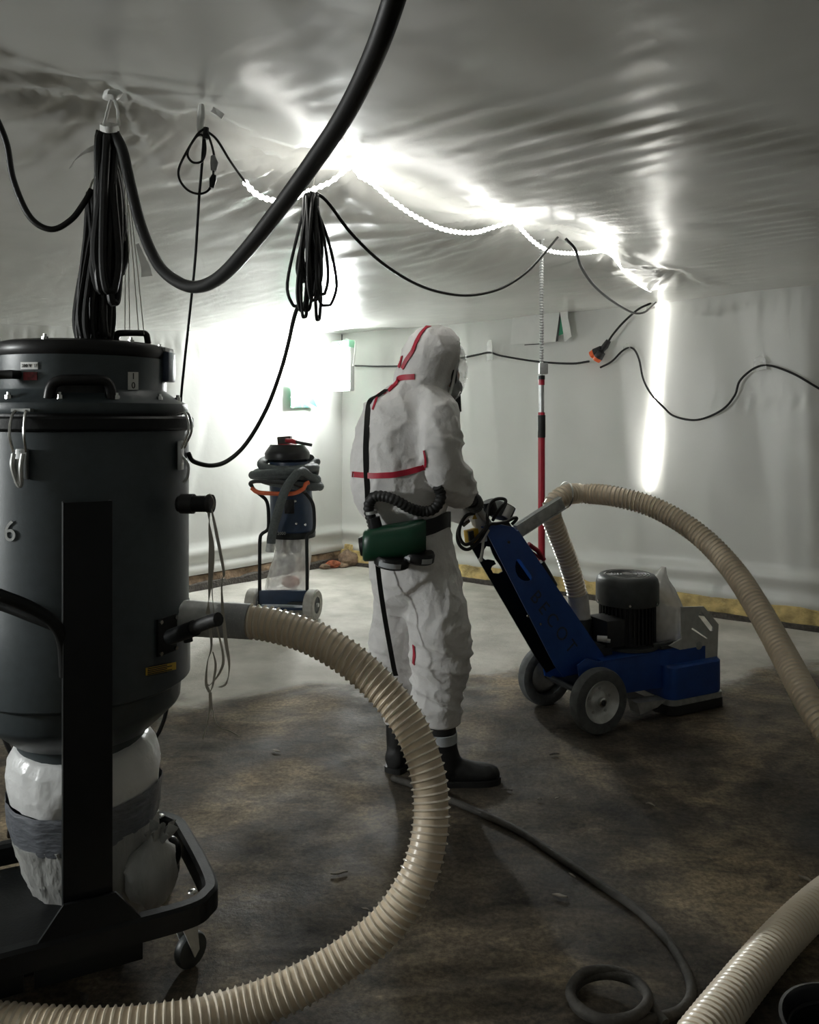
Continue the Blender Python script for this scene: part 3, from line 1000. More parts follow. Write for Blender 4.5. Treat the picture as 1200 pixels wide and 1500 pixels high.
    # left rear wheel block and rear bar
    b = MB(); b.lathe([(0.03, -0.03), (0.10, -0.03), (0.115, -0.02), (0.115, 0.02), (0.10, 0.03), (0.03, 0.03)], bar(-0.60, 0.53, 0.115), axis=tuple(BAR), n=32); b.build('rear_wheel', 'black_rubber', t)
    # collecting bag under the neck
    def ring(py, xl, xr, wob, seed, n=44, dd=2.33):
        z = zs(py)
        cx = ((xl + xr) / 2 - 600) / FPX * dd
        r = (xr - xl) / 2 / FPX * dd
        out = []
        for j in range(n):
            a = 2 * PI * j / n
            rr = r * (1 + wob * noise.noise(Vector((math.cos(a) * 2.3, math.sin(a) * 2.3, z * 7 + seed))))
            out.append(Vector((cx + rr * math.cos(a), dd - 0.0 + rr * math.sin(a), z + 0.012 * math.sin(a * 2 + seed) * (1 if wob > 0 else 0))))
        return out
    def crumpled(rows, amp, seed, closed_end=False, n=72):
        rows = [r for r in rows]
        dense = []
        for (a, b_) in zip(rows[:-1], rows[1:]):
            for k in range(5):
                f = k / 5
                dense.append(tuple(a[i] + (b_[i] - a[i]) * f for i in range(3)))
        dense.append(rows[-1])
        rings = []
        for py, xl, xr in dense:
            z = zs(py); cx = ((xl + xr) / 2 - 600) / FPX * 2.33; r = (xr - xl) / 2 / FPX * 2.33
            rg = []
            for j in range(n):
                a = 2 * PI * j / n
                q = Vector((math.cos(a) * 2.6 + z * 1.5, math.sin(a) * 2.6, z * 4 + seed))
                w1 = (1 - abs(noise.noise(q * 1.5))) ** 4 - .35
                w2 = (1 - abs(noise.noise(Vector((q.x * 3.2, q.y * 3.2, q.z * 1.4 + 5))))) ** 5 - .3
                rr = r * (1 + amp * (1.2 * w1 + 0.7 * w2))
                rg.append(Vector((cx + rr * math.cos(a), 2.33 + rr * math.sin(a), z + 0.008 * math.sin(a * 2 + seed))))
            rings.append(rg)
        b = MB(); b.loft(rings, caps=closed_end)
        return b
    b = crumpled([(1076, 44, 204), (1082, 31, 214), (1096, 23, 224), (1114, 20, 229), (1130, 20, 231), (1142, 22, 229), (1150, 24, 228)], 0.022, 1.0); bag = b.build('bag', 'bag_white', t)
    b = crumpled([(1146, 20, 232), (1152, 19, 233), (1172, 21, 231), (1196, 26, 228), (1201, 28, 226)], 0.018, 2.0); b.build('tape_band', 'dark_tape', bag)
    b = crumpled([(1196, 27, 227), (1225, 36, 226), (1260, 48, 224), (1295, 60, 221), (1330, 70, 216), (1352, 78, 210)], 0.045, 3.0, True); b.build('bag_body', 'bag_film', bag)
    b = MB(); b.sphere(P(219, 1272, 2.25), (0.062, 0.060, 0.090), 34, 24)
    cq = P(219, 1272, 2.25)
    for v in b.v:
        w1 = (1 - abs(noise.noise(Vector((v.x * 17, v.y * 17, v.z * 9))))) ** 4 - .3
        v += (v - cq) * 0.34 * w1 + Vector((0.02, 0, 0)) * noise.noise(v * 9)
    b.build('bag_fold', 'bag_film', bag)
    b = MB()
    rings = []
    for k in range(9):
        f = k / 8
        cc = P(228 + 9 * f, 1250 - 38 * f, 2.245)
        rr0 = 0.020 - 0.010 * math.sin(min(1.0, f * 1.6) * PI) + 0.022 * max(0.0, f - 0.45)
        rings.append([cc + Vector((math.cos(2 * PI * j / 36), math.sin(2 * PI * j / 36), 0)) * rr0 * (1 + (0.15 + 0.35 * f) * math.sin(7 * 2 * PI * j / 36 + 2 * f)) + Vector((0, 0, 0.010 * f * math.sin(3 * 2 * PI * j / 36))) for j in range(36)])
    b.loft(rings, caps=False)
    b.build('bag_tail', 'bag_film', bag)
    b = MB(); b.sphere(P(250, 1250, 2.36), (0.03, 0.03, 0.05), 14, 10); b.build('clamp_knob', 'black_plastic', t)
    # hoses and leads behind the outlet
    b = MB(); b.tube(smooth_path([P(-10, 1040, 2.55), P(8, 1085, 2.55), P(22, 1120, 2.54), P(26, 1170, 2.52), P(14, 1225, 2.5), P(20, 1180, 2.45), P(30, 1120, 2.5), P(30, 1050, 2.5)], 6), 0.0075, 8); b.build('signal_lead', 'cable_rubber', t)
    b = MB(); b.tube(smooth_path([P(246, 1030, 2.5), P(240, 1055, 2.5), P(228, 1080, 2.48), P(205, 1100, 2.46)], 6), 0.006, 8); b.build('signal_lead', 'cable_rubber', t)
    return t
extractor()

# ------------------------------------------------------------------ ribbed suction hoses
def hose(name, label, pts, R=0.0475, pitch=0.0185, cuffs=(), n=22):
    path = resample(smooth_path(pts, 14), 0.012)
    for _ in range(2):
        path = [path[0]] + [(path[i - 1] + path[i] * 2 + path[i + 1]) / 4 for i in range(1, len(path) - 1)] + [path[-1]]
    t = thing(name, label, 'hose', tuple(path[-1] * Vector((1, 1, 0)) if False else (path[-1].x, path[-1].y, 0)))
    b = MB(); b.tube(path, R - 0.0035, n); b.build('hose_wall', 'hose_wall', t)
    # one continuous spiral rib
    fr = path_frames(path)
    cum = [0.0]
    for a, c in zip(path[:-1], path[1:]):
        cum.append(cum[-1] + (c - a).length)
    total = cum[-1]
    per = 18
    steps = int(total / pitch * per)
    rings = []
    i = 0
    for k in range(steps + 1):
        s = total * k / steps
        while i < len(cum) - 2 and cum[i + 1] < s:
            i += 1
        f = (s - cum[i]) / max(1e-9, cum[i + 1] - cum[i])
        p = path[i].lerp(path[i + 1], f)
        x = fr[i][0].lerp(fr[i + 1][0], f).normalized()
        y = fr[i][1].lerp(fr[i + 1][1], f).normalized()
        z = fr[i][2].lerp(fr[i + 1][2], f).normalized()
        a = 2 * PI * k / per
        o = x * math.cos(a) + y * math.sin(a)
        hh = 0.0046
        rings.append([p + o * (R - 0.006) - z * hh, p + o * (R - 0.0012) - z * hh * .62, p + o * (R + 0.0026), p + o * (R - 0.0012) + z * hh * .62, p + o * (R - 0.006) + z * hh])
    b = MB(); b.loft(rings); b.build('spiral_rib', 'hose_rib', t, sharp=60)
    for (i0, i1, m) in cuffs:
        b = MB(); b.tube(path[i0:i1], R + 0.0025, n); b.build('tape_cuff', m, t)
    return t
hose('suction_hose', 'beige ribbed suction hose arching from the large extractor to the foreground floor',
     [P(318, 908, 2.33), P(345, 909, 2.33), P(400, 915, 2.31), P(465, 937, 2.27), P(530, 980, 2.22), P(588, 1043, 2.17), P(622, 1115, 2.12), P(632, 1190, 2.08),
      P(618, 1270, 2.03), P(575, 1345, 1.99), P(510, 1402, 1.965), P(430, 1448, 1.93), FL(350, 1479, 0.05), FL(260, 1500, 0.05), FL(120, 1512, 0.05), FL(-60, 1500, 0.05)],
     cuffs=((0, 9, 'duct_tape'),))

# ------------------------------------------------------------------ floor grinder
GO = Vector((0.7635, 3.885, 0))
GU = Vector((0.898, 0.440, 0))      # forward
GV = Vector((-0.440, 0.898, 0))     # to the far side
GYAW = math.atan2(0.440, 0.898)
def gl(px, py, v):
    """grinder-local (u, v, z) of a pixel on the lengthwise plane v"""
    k = (px - 600.0) / FPX
    u = (k * (GO.y + GV.y * v) - GO.x - GV.x * v) / (GU.x - k * GU.y)
    d = GO.y + GU.y * u + GV.y * v
    return Vector((u, v, EYE + (HOR - py) / FPX * d))
def gw(p):
    return GO + GU * p[0] + GV * p[1] + Vector((0, 0, p[2]))

def rrect(u0, u1, v0, v1, r, n=5):
    out = []
    for cx, cy, a0 in ((u1 - r, v1 - r, 0), (u0 + r, v1 - r, PI / 2), (u0 + r, v0 + r, PI), (u1 - r, v0 + r, 1.5 * PI)):
        for k in range(n + 1):
            a = a0 + PI / 2 * k / n
            out.append((cx + r * math.cos(a), cy + r * math.sin(a)))
    return out

def grinder():
    t = thing('floor_grinder', 'blue floor grinder with grey motor, two wheels and worn lettering', 'floor grinder', tuple(GO), GYAW)
    def B(b, name, m, par=None, bevel=0.0, sharp=38.0):
        return b.build(name, m, par or t, bevel=bevel, world=False, sharp=sharp)
    # --- wheels
    def wheel(v, s):
        ax = (0, s, 0)
        c = (0, v, 0.147)
        b = MB(); b.lathe([(0.094, -0.028), (0.125, -0.032), (0.142, -0.026), (0.147, -0.012), (0.147, 0.012), (0.142, 0.026), (0.125, 0.032), (0.094, 0.028), (0.094, -0.028)], c, axis=ax, n=48, caps=False)
        wh = B(b, 'wheel', 'tire')
        b = MB(); b.lathe([(0.010, -0.012), (0.060, -0.010), (0.080, 0.0), (0.090, 0.012), (0.097, 0.026), (0.094, 0.031), (0.088, 0.026), (0.078, 0.010), (0.062, 0.004), (0.045, 0.005), (0.036, 0.016), (0.030, 0.018), (0.006, 0.018)], c, axis=ax, n=40)
        B(b, 'rim', 'zinc', wh)
        b = MB(); b.lathe([(0.020, 0.0), (0.020, 0.034), (0.014, 0.036), (0.014, 0.022)], c, axis=ax, n=20); B(b, 'hub', 'chrome', wh)
        b = MB(); b.lathe([(0.012, 0.0), (0.012, 0.040), (0.008, 0.043)], c, axis=ax, n=16); B(b, 'axle_end', 'motor_dark', wh)
        for k in range(5):
            a = 2 * PI * k / 5 + 0.3
            q = Vector(c) + Vector((0.058 * math.cos(a), s * 0.003, 0.058 * math.sin(a)))
            b = MB(); b.cyl(q, q + Vector((0, s * 0.006, 0)), 0.0065, n=8); B(b, 'rim_bolt', 'galvanized', wh)
    wheel(-0.205, -1)
    wheel(0.205, 1)
    b = MB(); b.cyl((0, -0.2, 0.147), (0, 0.2, 0.147), 0.012, n=14); B(b, 'axle', 'motor_dark')
    # --- chassis
    zt = 0.30
    b = MB(); b.prism([(-0.075, 0.30), (-0.045, 0.165), (0.03, 0.135), (0.10, 0.135), (0.46, 0.125), (0.46, zt), (0.05, zt), (-0.02, 0.325)], [], lambda u, z, q: Vector((u, q, z)), -0.15, -0.142); B(b, 'side_plate', 'grinder_blue', bevel=0.002)
    b = MB(); b.prism([(-0.075, 0.30), (-0.045, 0.165), (0.03, 0.135), (0.10, 0.135), (0.46, 0.125), (0.46, zt), (0.05, zt), (-0.02, 0.325)], [], lambda u, z, q: Vector((u, q, z)), 0.142, 0.15); B(b, 'side_plate', 'grinder_blue', bevel=0.002)
    b = MB(); b.box((0.39, 0, zt - 0.004), (0.64, 0.30, 0.012)); B(b, 'deck', 'grinder_blue', bevel=0.003)
    b = MB(); b.box((0.22, 0, 0.14), (0.46, 0.284, 0.012)); B(b, 'belly_plate', 'motor_dark')
    # head with rounded front
    def headring(u0, u1, hv, z, r=0.10):
        return [Vector((u, v, z)) for u, v in rrect(u0, u1, -hv, hv, r)]
    b = MB(); b.loft([headring(0.43, 0.775, 0.205, 0.075, .05), headring(0.43, 0.78, 0.208, 0.085, .05), headring(0.43, 0.78, 0.208, 0.228, .05), headring(0.435, 0.772, 0.200, 0.238, .05)]); B(b, 'head_cover', 'grinder_blue', bevel=0.0)
    b = MB(); b.loft([headring(0.40, 0.745, 0.170, 0.235, .06), headring(0.40, 0.745, 0.170, 0.300, .06), headring(0.41, 0.735, 0.16, 0.306, .06)]); B(b, 'belt_cover', 'grinder_blue')
    b = MB(); b.loft([headring(0.425, 0.785, 0.212, 0.048, .05), headring(0.425, 0.785, 0.212, 0.076, .05)]); B(b, 'skirt_rail', 'galvanized')
    b = MB(); b.loft([headring(0.42, 0.79, 0.214, 0.006, .05), headring(0.422, 0.788, 0.216, 0.05, .05)]); B(b, 'brush_skirt', 'black_rubber')
    # foot flap beside the wheel
    q = [gl(925, 1026, -0.16), gl(968, 1021, -0.16), gl(955, 1032, -0.16), gl(930, 1043, -0.16)]
    b = MB(); b.prism([(p.x, p.z) for p in q], [], lambda u, z, k: Vector((u, k, z)), -0.20, -0.13); B(b, 'foot_flap', 'galvanized')
    # --- leaning column: open channel of two cheeks and a front plate
    vc = 0.105
    def cp(px, py, v=-vc):
        p = gl(px, py, v)
        return (p.x, p.z)
    A0, A1 = cp(709, 772), cp(752, 772)
    C0, C1 = cp(887, 967), cp(826, 992)
    D0 = cp(812, 974)
    cheek = [A0, (A0[0] + .055, A0[1] + 0.012), A1, (A1[0] + 0.022, A1[1] - 0.02), C0, C1, D0]
    e1 = Vector((C0[0] - A1[0], C0[1] - A1[1])).normalized()      # down the column
    e2 = Vector((e1.y, -e1.x))                                      # towards user side
    if e2.x > 0:
        e2 = -e2
    def blob(px, py, a, bb_, n=14, bend=0.0):
        c = Vector(cp(px, py))
        out = []
        for k in range(n):
            th = 2 * PI * k / n
            s_ = a * math.cos(th)
            out.append(tuple(c + e1 * s_ + e2 * (bb_ * math.sin(th) + bend * (s_ / a) ** 2)))
        return out
    bean = blob(765, 838, 0.062, 0.028, 16, -0.016)
    b = MB(); b.prism(cheek, [bean], lambda u, z, k: Vector((u, k, z)), -vc, -vc + 0.006); near = B(b, 'near_cheek', 'grinder_blue')
    def fp(px, py):
        p = gl(px, py, vc)
        return (p.x, p.z)
    hook = [fp(660 + x / 6, 690 + y / 6) for x, y in ((310, 660), (345, 665), (365, 720), (390, 770), (440, 840), (455, 880), (420, 900), (370, 895), (350, 860), (360, 835), (395, 815), (380, 785), (330, 775), (300, 780), (280, 760), (290, 690))]
    far = [fp(683, 790), fp(697, 772), fp(745, 765), fp(860, 950), fp(800, 985), fp(783, 961)]
    b = MB(); b.prism(far, [hook], lambda u, z, k: Vector((u, k, z)), vc - 0.006, vc); B(b, 'far_cheek', 'black_paint')
    # front plate (closing the channel towards the motor)
    F0, F1 = Vector(A1) + Vector((0.022, -0.02)), Vector(C0)
    b = MB()
    nrm = -e2 * 0.006
    b.add([(F0.x, -vc, F0.y), (F0.x, vc, F0.y), (F1.x, vc, F1.y), (F1.x, -vc, F1.y), (F0.x + nrm.x, -vc, F0.y + nrm.y), (F0.x + nrm.x, vc, F0.y + nrm.y), (F1.x + nrm.x, vc, F1.y + nrm.y), (F1.x + nrm.x, -vc, F1.y + nrm.y)],
          [(0, 1, 2, 3), (4, 7, 6, 5), (0, 4, 5, 1), (1, 5, 6, 2), (2, 6, 7, 3), (3, 7, 4, 0)])
    B(b, 'front_plate', 'grinder_blue')
    b = MB()
    T0, T1 = Vector(A0), Vector(A1)
    b.add([(T0.x, -vc, T0.y), (T0.x, vc, T0.y), (T1.x, vc, T1.y), (T1.x, -vc, T1.y), (T0.x, -vc, T0.y - .006), (T0.x, vc, T0.y - .006), (T1.x, vc, T1.y - .006), (T1.x, -vc, T1.y - .006)],
          [(0, 1, 2, 3), (4, 7, 6, 5), (0, 4, 5, 1), (1, 5, 6, 2), (2, 6, 7, 3), (3, 7, 4, 0)])
    B(b, 'top_plate', 'grinder_blue')
    for px, py in ((745, 794), (791, 914), (773, 902)):
        p = gl(px, py, -vc)
        b = MB(); b.cyl(p, p + Vector((0, -0.006, 0)), 0.006, n=8); B(b, 'bolt', 'chrome' if px != 745 else 'motor_dark', near)
    # lettering running down the column
    c = Vector(cp(811, 912)); 
    dn = e1
    upv = -e2
    def fn(x, y, q):
        p = c + dn * x + upv * y
        return Vector((p.x, -vc - 0.0006 - q, p.y))
    text_mesh('BECOT', 0.084, fn, 'column_lettering', 'worn_print', near, world=False, spacing=1.55)
    # --- motor
    mu = 0.345
    zt = 0.306
    b = MB(); b.lathe([(0.150, zt), (0.150, zt + 0.015), (0.12, zt + 0.02)], (mu, 0, 0), n=40); B(b, 'motor_flange', 'motor_grey')
    b = MB(); b.lathe([(0.118, zt + 0.01), (0.118, 0.545)], (mu, 0, 0), n=40); mot = B(b, 'motor_body', 'motor_dark')
    for k in range(40):
        a = 2 * PI * k / 40
        R = Matrix.Rotation(a, 3, 'Z')
        b = MB(); b.box(Vector((mu, 0, 0)) + R @ Vector((0.124, 0, 0)) + Vector((0, 0, 0.435)), (0.026, 0.005, 0.20), R); B(b, 'cooling_fin', 'motor_dark', mot)
    b = MB(); b.lathe([(0.150, 0.515), (0.152, 0.52), (0.152, 0.612), (0.146, 0.635), (0.132, 0.652), (0.118, 0.656), (0.114, 0.652), (0.10, 0.650)], (mu, 0, 0), n=48); fc = B(b, 'fan_cowl', 'motor_grey')
    for rr in (0.03, 0.045, 0.06, 0.075, 0.09, 0.105):
        b = MB(); b.torus((mu, 0, 0.654), rr, 0.0028, n=36, m=6); B(b, 'grille_ring', 'dust_grey' if rr > 0.1 else 'motor_grey', fc)
    b = MB(); b.lathe([(0.026, 0.650), (0.024, 0.657), (0.012, 0.660)], (mu, 0, 0), n=20); B(b, 'grille_cap', 'dust_grey', fc)
    for a in (-2.2, -1.2, -0.2, 0.8, 1.8, 2.9):
        q = Vector((mu + 0.152 * math.cos(a), 0.152 * math.sin(a), 0.53))
        b = MB(); b.cyl(q, q + Vector((math.cos(a), math.sin(a), 0)) * 0.005, 0.006, n=8); B(b, 'cowl_screw', 'chrome', fc)
    b = MB(); b.box((mu - 0.165, -0.04, 0.405), (0.11, 0.15, 0.13)); jb = B(b, 'terminal_box', 'motor_dark', bevel=0.01)
    q = gl(884, 936, -0.12)
    b = MB(); b.cyl(q + Vector((-.02, .02, 0)), q + Vector((0.015, -0.01, 0)), 0.014, n=10); b.cyl(q + Vector((0, -0.0, -.006)), q + Vector((0.025, -0.02, -0.008)), 0.009, n=10); B(b, 'cable_gland', 'pale_steel', jb)
    b = MB(); b.box((0.12, 0, 0.33), (0.10, 0.20, 0.05)); B(b, 'motor_mount', 'motor_dark', bevel=0.004)
    for s in (-1, 1):
        b = MB(); b.box((mu + 0.10, s * 0.13, zt + 0.02), (0.12, 0.03, 0.025)); B(b, 'motor_clamp', 'motor_grey', bevel=0.004)
    # --- weight carrier plates at the front
    v0 = -0.165
    def wp(px, py):
        p = gl(px, py, v0)
        return (p.x, p.z)
    outl = [wp(998, 889), wp(1030, 888), wp(1052, 914), wp(1050, 972), wp(1024, 976), wp(1010, 957), wp(980, 946), wp(998, 935)]
    s0, s1 = Vector(wp(1025, 899)), Vector(wp(1042, 921))
    sd = (s1 - s0).normalized(); sn = Vector((-sd.y, sd.x)) * 0.014
    slot = [tuple(s0 - sn), tuple(s0 - sd * 0.012), tuple(s0 + sn), tuple(s1 + sn), tuple(s1 + sd * 0.012), tuple(s1 - sn)]
    cc = Vector(wp(1023, 945))
    hole = [tuple(cc + Vector((math.cos(2 * PI * k / 12), math.sin(2 * PI * k / 12))) * 0.021) for k in range(12)]
    dsl = [wp(1012, 921), wp(1014, 919), wp(1036, 934), wp(1035, 936)]
    for v in (v0, 0.165):
        b = MB(); b.prism(outl, [slot, dsl], lambda u, z, k, v=v: Vector((u, v + k, z)), -0.004, 0.004); pl = B(b, 'carrier_plate', 'pale_steel')
        b = MB(); b.lathe([(0.021, -0.006), (0.019, -0.007), (0.0185, -0.003)], (cc.x, v, cc.y), axis=(0, 1, 0), n=16); B(b, 'plate_boss', 'galvanized', pl)
        for px, py in ((1026, 969), (1042, 967)):
            p = gl(px, py, v0)
            b = MB(); b.cyl((p.x, v - 0.004, p.z), (p.x, v - 0.010, p.z), 0.007, n=8); B(b, 'bolt', 'galvanized', pl)
    b = MB(); b.box((0.50, -0.13, 0.318), (0.16, 0.05, 0.016), Matrix.Rotation(0.0, 3, 'Z')); B(b, 'carrier_foot', 'motor_grey')
    # --- suction port beside the column
    pb, pt = gl(850, 905, 0.03), gl(846, 872, 0.03)
    b = MB(); b.cyl((pb.x, 0.03, 0.30), tuple(pb), 0.055, n=24); B(b, 'suction_port', 'motor_grey')
    # --- hose carrier arm with ring
    p0, p1 = gl(757, 778, -0.06), gl(823, 736, -0.06)
    dr = (p1 - p0).normalized()
    sv = Vector((0, 1, 0)); up = dr.cross(sv).normalized()
    b = MB(); b.loft([[p + up * 0.030 - sv * 0.014, p + up * 0.030 + sv * 0.014, p - up * 0.030 + sv * 0.014, p - up * 0.030 - sv * 0.014] for p in (p0, p1)]); arm = B(b, 'hose_arm', 'galvanized', bevel=0.002)
    for k in (1, -1):
        b = MB(); b.loft([[p + up * 0.030 * k - sv * 0.020, p + up * 0.030 * k + sv * 0.014, p + up * 0.025 * k + sv * 0.014, p + up * 0.025 * k - sv * 0.020] for p in (p0, p1)]); B(b, 'arm_flange', 'galvanized', arm)
    rc = gl(829, 725, 0.0)
    b = MB(); b.torus(rc, 0.062, 0.004, axis=(0.95, -0.1, -0.1), n=36, m=8); B(b, 'hose_ring', 'chrome', arm)
    # --- red clamp lever behind the column
    b = MB(); b.tube([gl(774, 797, 0.06), gl(787, 806, 0.06), gl(797, 820, 0.06)], 0.012, 8); lv = B(b, 'clamp_lever', 'lever_red')
    b = MB(); b.tube([gl(779, 808, 0.07), gl(790, 817, 0.07), gl(797, 820, 0.07)], 0.007, 8); B(b, 'lever_link', 'lever_red', lv)
    b = MB(); b.tube([gl(792, 823, 0.07), gl(803, 842, 0.07), gl(812, 858, 0.07)], 0.018, 10); B(b, 'gas_strut', 'black_rubber', lv)
    # --- handle bar, control panel, switch and cables at the top
    hR, hL = gl(694, 737, -0.19), gl(704, 752, 0.06)
    dv = (hR - hL)
    b = MB(); b.cyl(hR + dv * 0.18, hL - dv * 0.5, 0.0165, n=18); hb = B(b, 'handle_bar', 'aluminium')
    b = MB(); b.cyl(hR + dv * 0.19, hR - dv * 0.16, 0.019, n=18); B(b, 'hand_grip', 'black_rubber', hb)
    for v in (-0.085, 0.085):
        f_ = (hR.y - v) / (hR.y - hL.y)
        q = hR.lerp(hL, f_)
        b = MB(); b.tube([q, q + Vector((0.03, 0, -0.03)), gl(722, 776, v), gl(738, 800, v)], 0.015, 12); B(b, 'handle_arm', 'aluminium', hb)
    cA = gl(696, 768, -0.03)
    R = Matrix.Rotation(math.radians(-8), 3, 'Y')
    b = MB(); b.box(cA, (0.05, 0.10, 0.15), R); cb = B(b, 'control_panel', 'white_label', bevel=0.005)
    b = MB(); b.box(gl(691, 785, -0.095), (0.058, 0.035, 0.060), R); es = B(b, 'stop_switch', 'stop_yellow', cb, bevel=0.006)
    b = MB(); b.box(gl(690, 785, -0.115), (0.024, 0.014, 0.042), R); B(b, 'switch_slot', 'motor_dark', cb)
    tp = gl(696, 757, -0.085)
    b = MB(); b.prism([(tp.x - 0.012, tp.z - 0.010), (tp.x + 0.012, tp.z - 0.010), (tp.x, tp.z + 0.014)], [], lambda u, z, k: Vector((u, k, z)), -0.083, -0.081); B(b, 'warning_triangle', 'stop_yellow', cb)
    b = MB(); b.box(gl(733, 748, 0.0), (0.075, 0.12, 0.075), Matrix.Rotation(math.radians(28), 3, 'Y')); sw = B(b, 'plug_box', 'motor_grey', bevel=0.012)
    b = MB(); b.cyl(gl(722, 752, -0.07), gl(716, 734, -0.07), 0.025, 0.030, n=18); B(b, 'plug', 'motor_dark', sw)
    b = MB(); b.cyl(gl(740, 758, -0.06), gl(748, 742, -0.06), 0.020, n=16); B(b, 'socket_lid', 'pale_steel', sw)
    def lead(pts, r=0.0075):
        b = MB(); b.tube(smooth_path([gl(*p) for p in pts], 7), r, 8); B(b, 'lead', 'cable_rubber', sw)
    lead([(722, 762, -0.10), (728, 752, -0.13), (735, 742, -0.14), (741, 735, -0.14), (738, 731, -0.13), (728, 731, -0.12), (721, 735, -0.11), (716, 744, -0.11), (714, 757, -0.13), (714, 768, -0.13), (704, 782, -0.14), (690, 795, -0.15), (680, 797, -0.15), (673, 785, -0.15), (675, 768, -0.15), (684, 755, -0.14), (695, 752, -0.13)])
    lead([(750, 768, -0.09), (755, 763, -0.1), (757, 759, -0.1), (752, 759, -0.1), (742, 764, -0.11), (728, 767, -0.12), (718, 768, -0.12), (712, 776, -0.13), (702, 792, -0.14), (688, 804, -0.14), (678, 803, -0.14), (671, 793, -0.14), (671, 778, -0.14), (678, 762, -0.14)])
    b = MB(); b.tube(smooth_path([gl(716, 776, -0.12), gl(709, 790, -0.12), gl(707, 805, -0.12), gl(704, 820, -0.12)], 6), 0.006, 8); b.sphere(gl(704, 820, -0.12), 0.010, 8, 6); B(b, 'trip_lever', 'pale_steel', sw)
    return t
grinder()

# hose from the grinder over the carrier ring and down to the floor
hose('suction_hose', 'beige ribbed suction hose rising from the blue grinder and falling to the right edge',
     [gw(gl(850, 905, 0.03)), gw(gl(846, 872, 0.03)), gw(gl(833, 825, 0.02)), gw(gl(818, 785, 0.01)), gw(gl(808, 757, 0.0)), gw(gl(811, 738, 0.0)), gw(gl(829, 725, 0.0)), gw(gl(855, 723, 0.0)),
      P(900, 727, 3.82), P(960, 744, 3.72), P(1020, 780, 3.58), P(1070, 830, 3.42), P(1110, 890, 3.22), P(1150, 962, 3.0), P(1195, 1045, 2.75),
      P(1250, 1118, 2.62), P(1330, 1186, 2.54), P(1400, 1225, 2.55), FL(1430, 1244, 0.075), FL(1395, 1257, 0.052), FL(1310, 1272, 0.05), FL(1235, 1296, 0.05), FL(1150, 1370, 0.05), FL(1043, 1498, 0.05), FL(985, 1580, 0.05)],
     R=0.0475, cuffs=((0, 11, 'milky_film'),))

# bag of debris on the grinder deck
def debris_bag():
    b = MB()
    ctr = [(0.560, 0.02, 0.318, 0.115, 0.11), (0.560, 0.02, 0.345, 0.135, 0.13), (0.560, 0.02, 0.40, 0.135, 0.13), (0.562, 0.02, 0.46, 0.125, 0.12), (0.565, 0.02, 0.515, 0.10, 0.10), (0.57, 0.02, 0.56, 0.075, 0.075), (0.575, 0.02, 0.60, 0.045, 0.05), (0.588, 0.02, 0.635, 0.020, 0.03), (0.60, 0.02, 0.665, 0.008, 0.015)]
    rings = []
    for (u, v, z, ru, rv) in ctr:
        rr = []
        for j in range(28):
            a = 2 * PI * j / 28
            f = 1 + 0.16 * noise.noise(Vector((math.cos(a) * 2.2, math.sin(a) * 2.2, z * 9)))
            rr.append(gw((u + ru * f * math.cos(a), v + rv * f * math.sin(a), z)))
        rings.append(rr)
    c = gw((0.56, 0.02, 0.306))
    t = thing('plastic_bag', 'clear plastic bag of rubble lying on the blue grinder behind steel plate', 'plastic bag', tuple(c))
    b.loft(rings); b.build('bag_skin', 'milky_film', t)
    for k in range(16):
        a = random.random() * 6.28; r = 0.09 * math.sqrt(random.random())
        s = random.uniform(0.018, 0.034)
        q = gw((0.55 + r * math.cos(a), 0.02 + r * math.sin(a), 0.335 + 0.10 * random.random()))
        b = MB(); b.sphere(q, (s, s * .8, s * .7), 8, 6)
        for v in b.v:
            v += Vector((1, 1, 1)) * 0.008 * noise.noise(v * 40)
        b.build('rubble_lump', 'rubble_pale', t)
debris_bag()

# ------------------------------------------------------------------ the worker
WD = 3.25
def W(px, py, dd=0.0):
    return P(px, py, WD + dd)

def voxel_mesh(b, size, smooth=0, name='tmp'):
    me = bpy.data.meshes.new(name)
    me.from_pydata([tuple(v) for v in b.v], [], b.f)
    bm = bmesh.new(); bm.from_mesh(me); bmesh.ops.recalc_face_normals(bm, faces=bm.faces[:]); bm.to_mesh(me); bm.free()
    o = bpy.data.objects.new(name, me)
    COL.objects.link(o)
    md = o.modifiers.new('r', 'REMESH'); md.mode = 'VOXEL'; md.voxel_size = size
    if smooth:
        s = o.modifiers.new('s', 'SMOOTH'); s.iterations = smooth; s.factor = 0.5
    bpy.context.view_layer.update()
    dg = bpy.context.evaluated_depsgraph_get()
    out = bpy.data.meshes.new_from_object(o.evaluated_get(dg))
    bpy.data.objects.remove(o); bpy.data.meshes.remove(me)
    vs = [v.co.copy() for v in out.vertices]
    ns = [v.normal.copy() for v in out.vertices]
    fs = [list(p.vertices) for p in out.polygons]
    bpy.data.meshes.remove(out)
    return vs, ns, fs

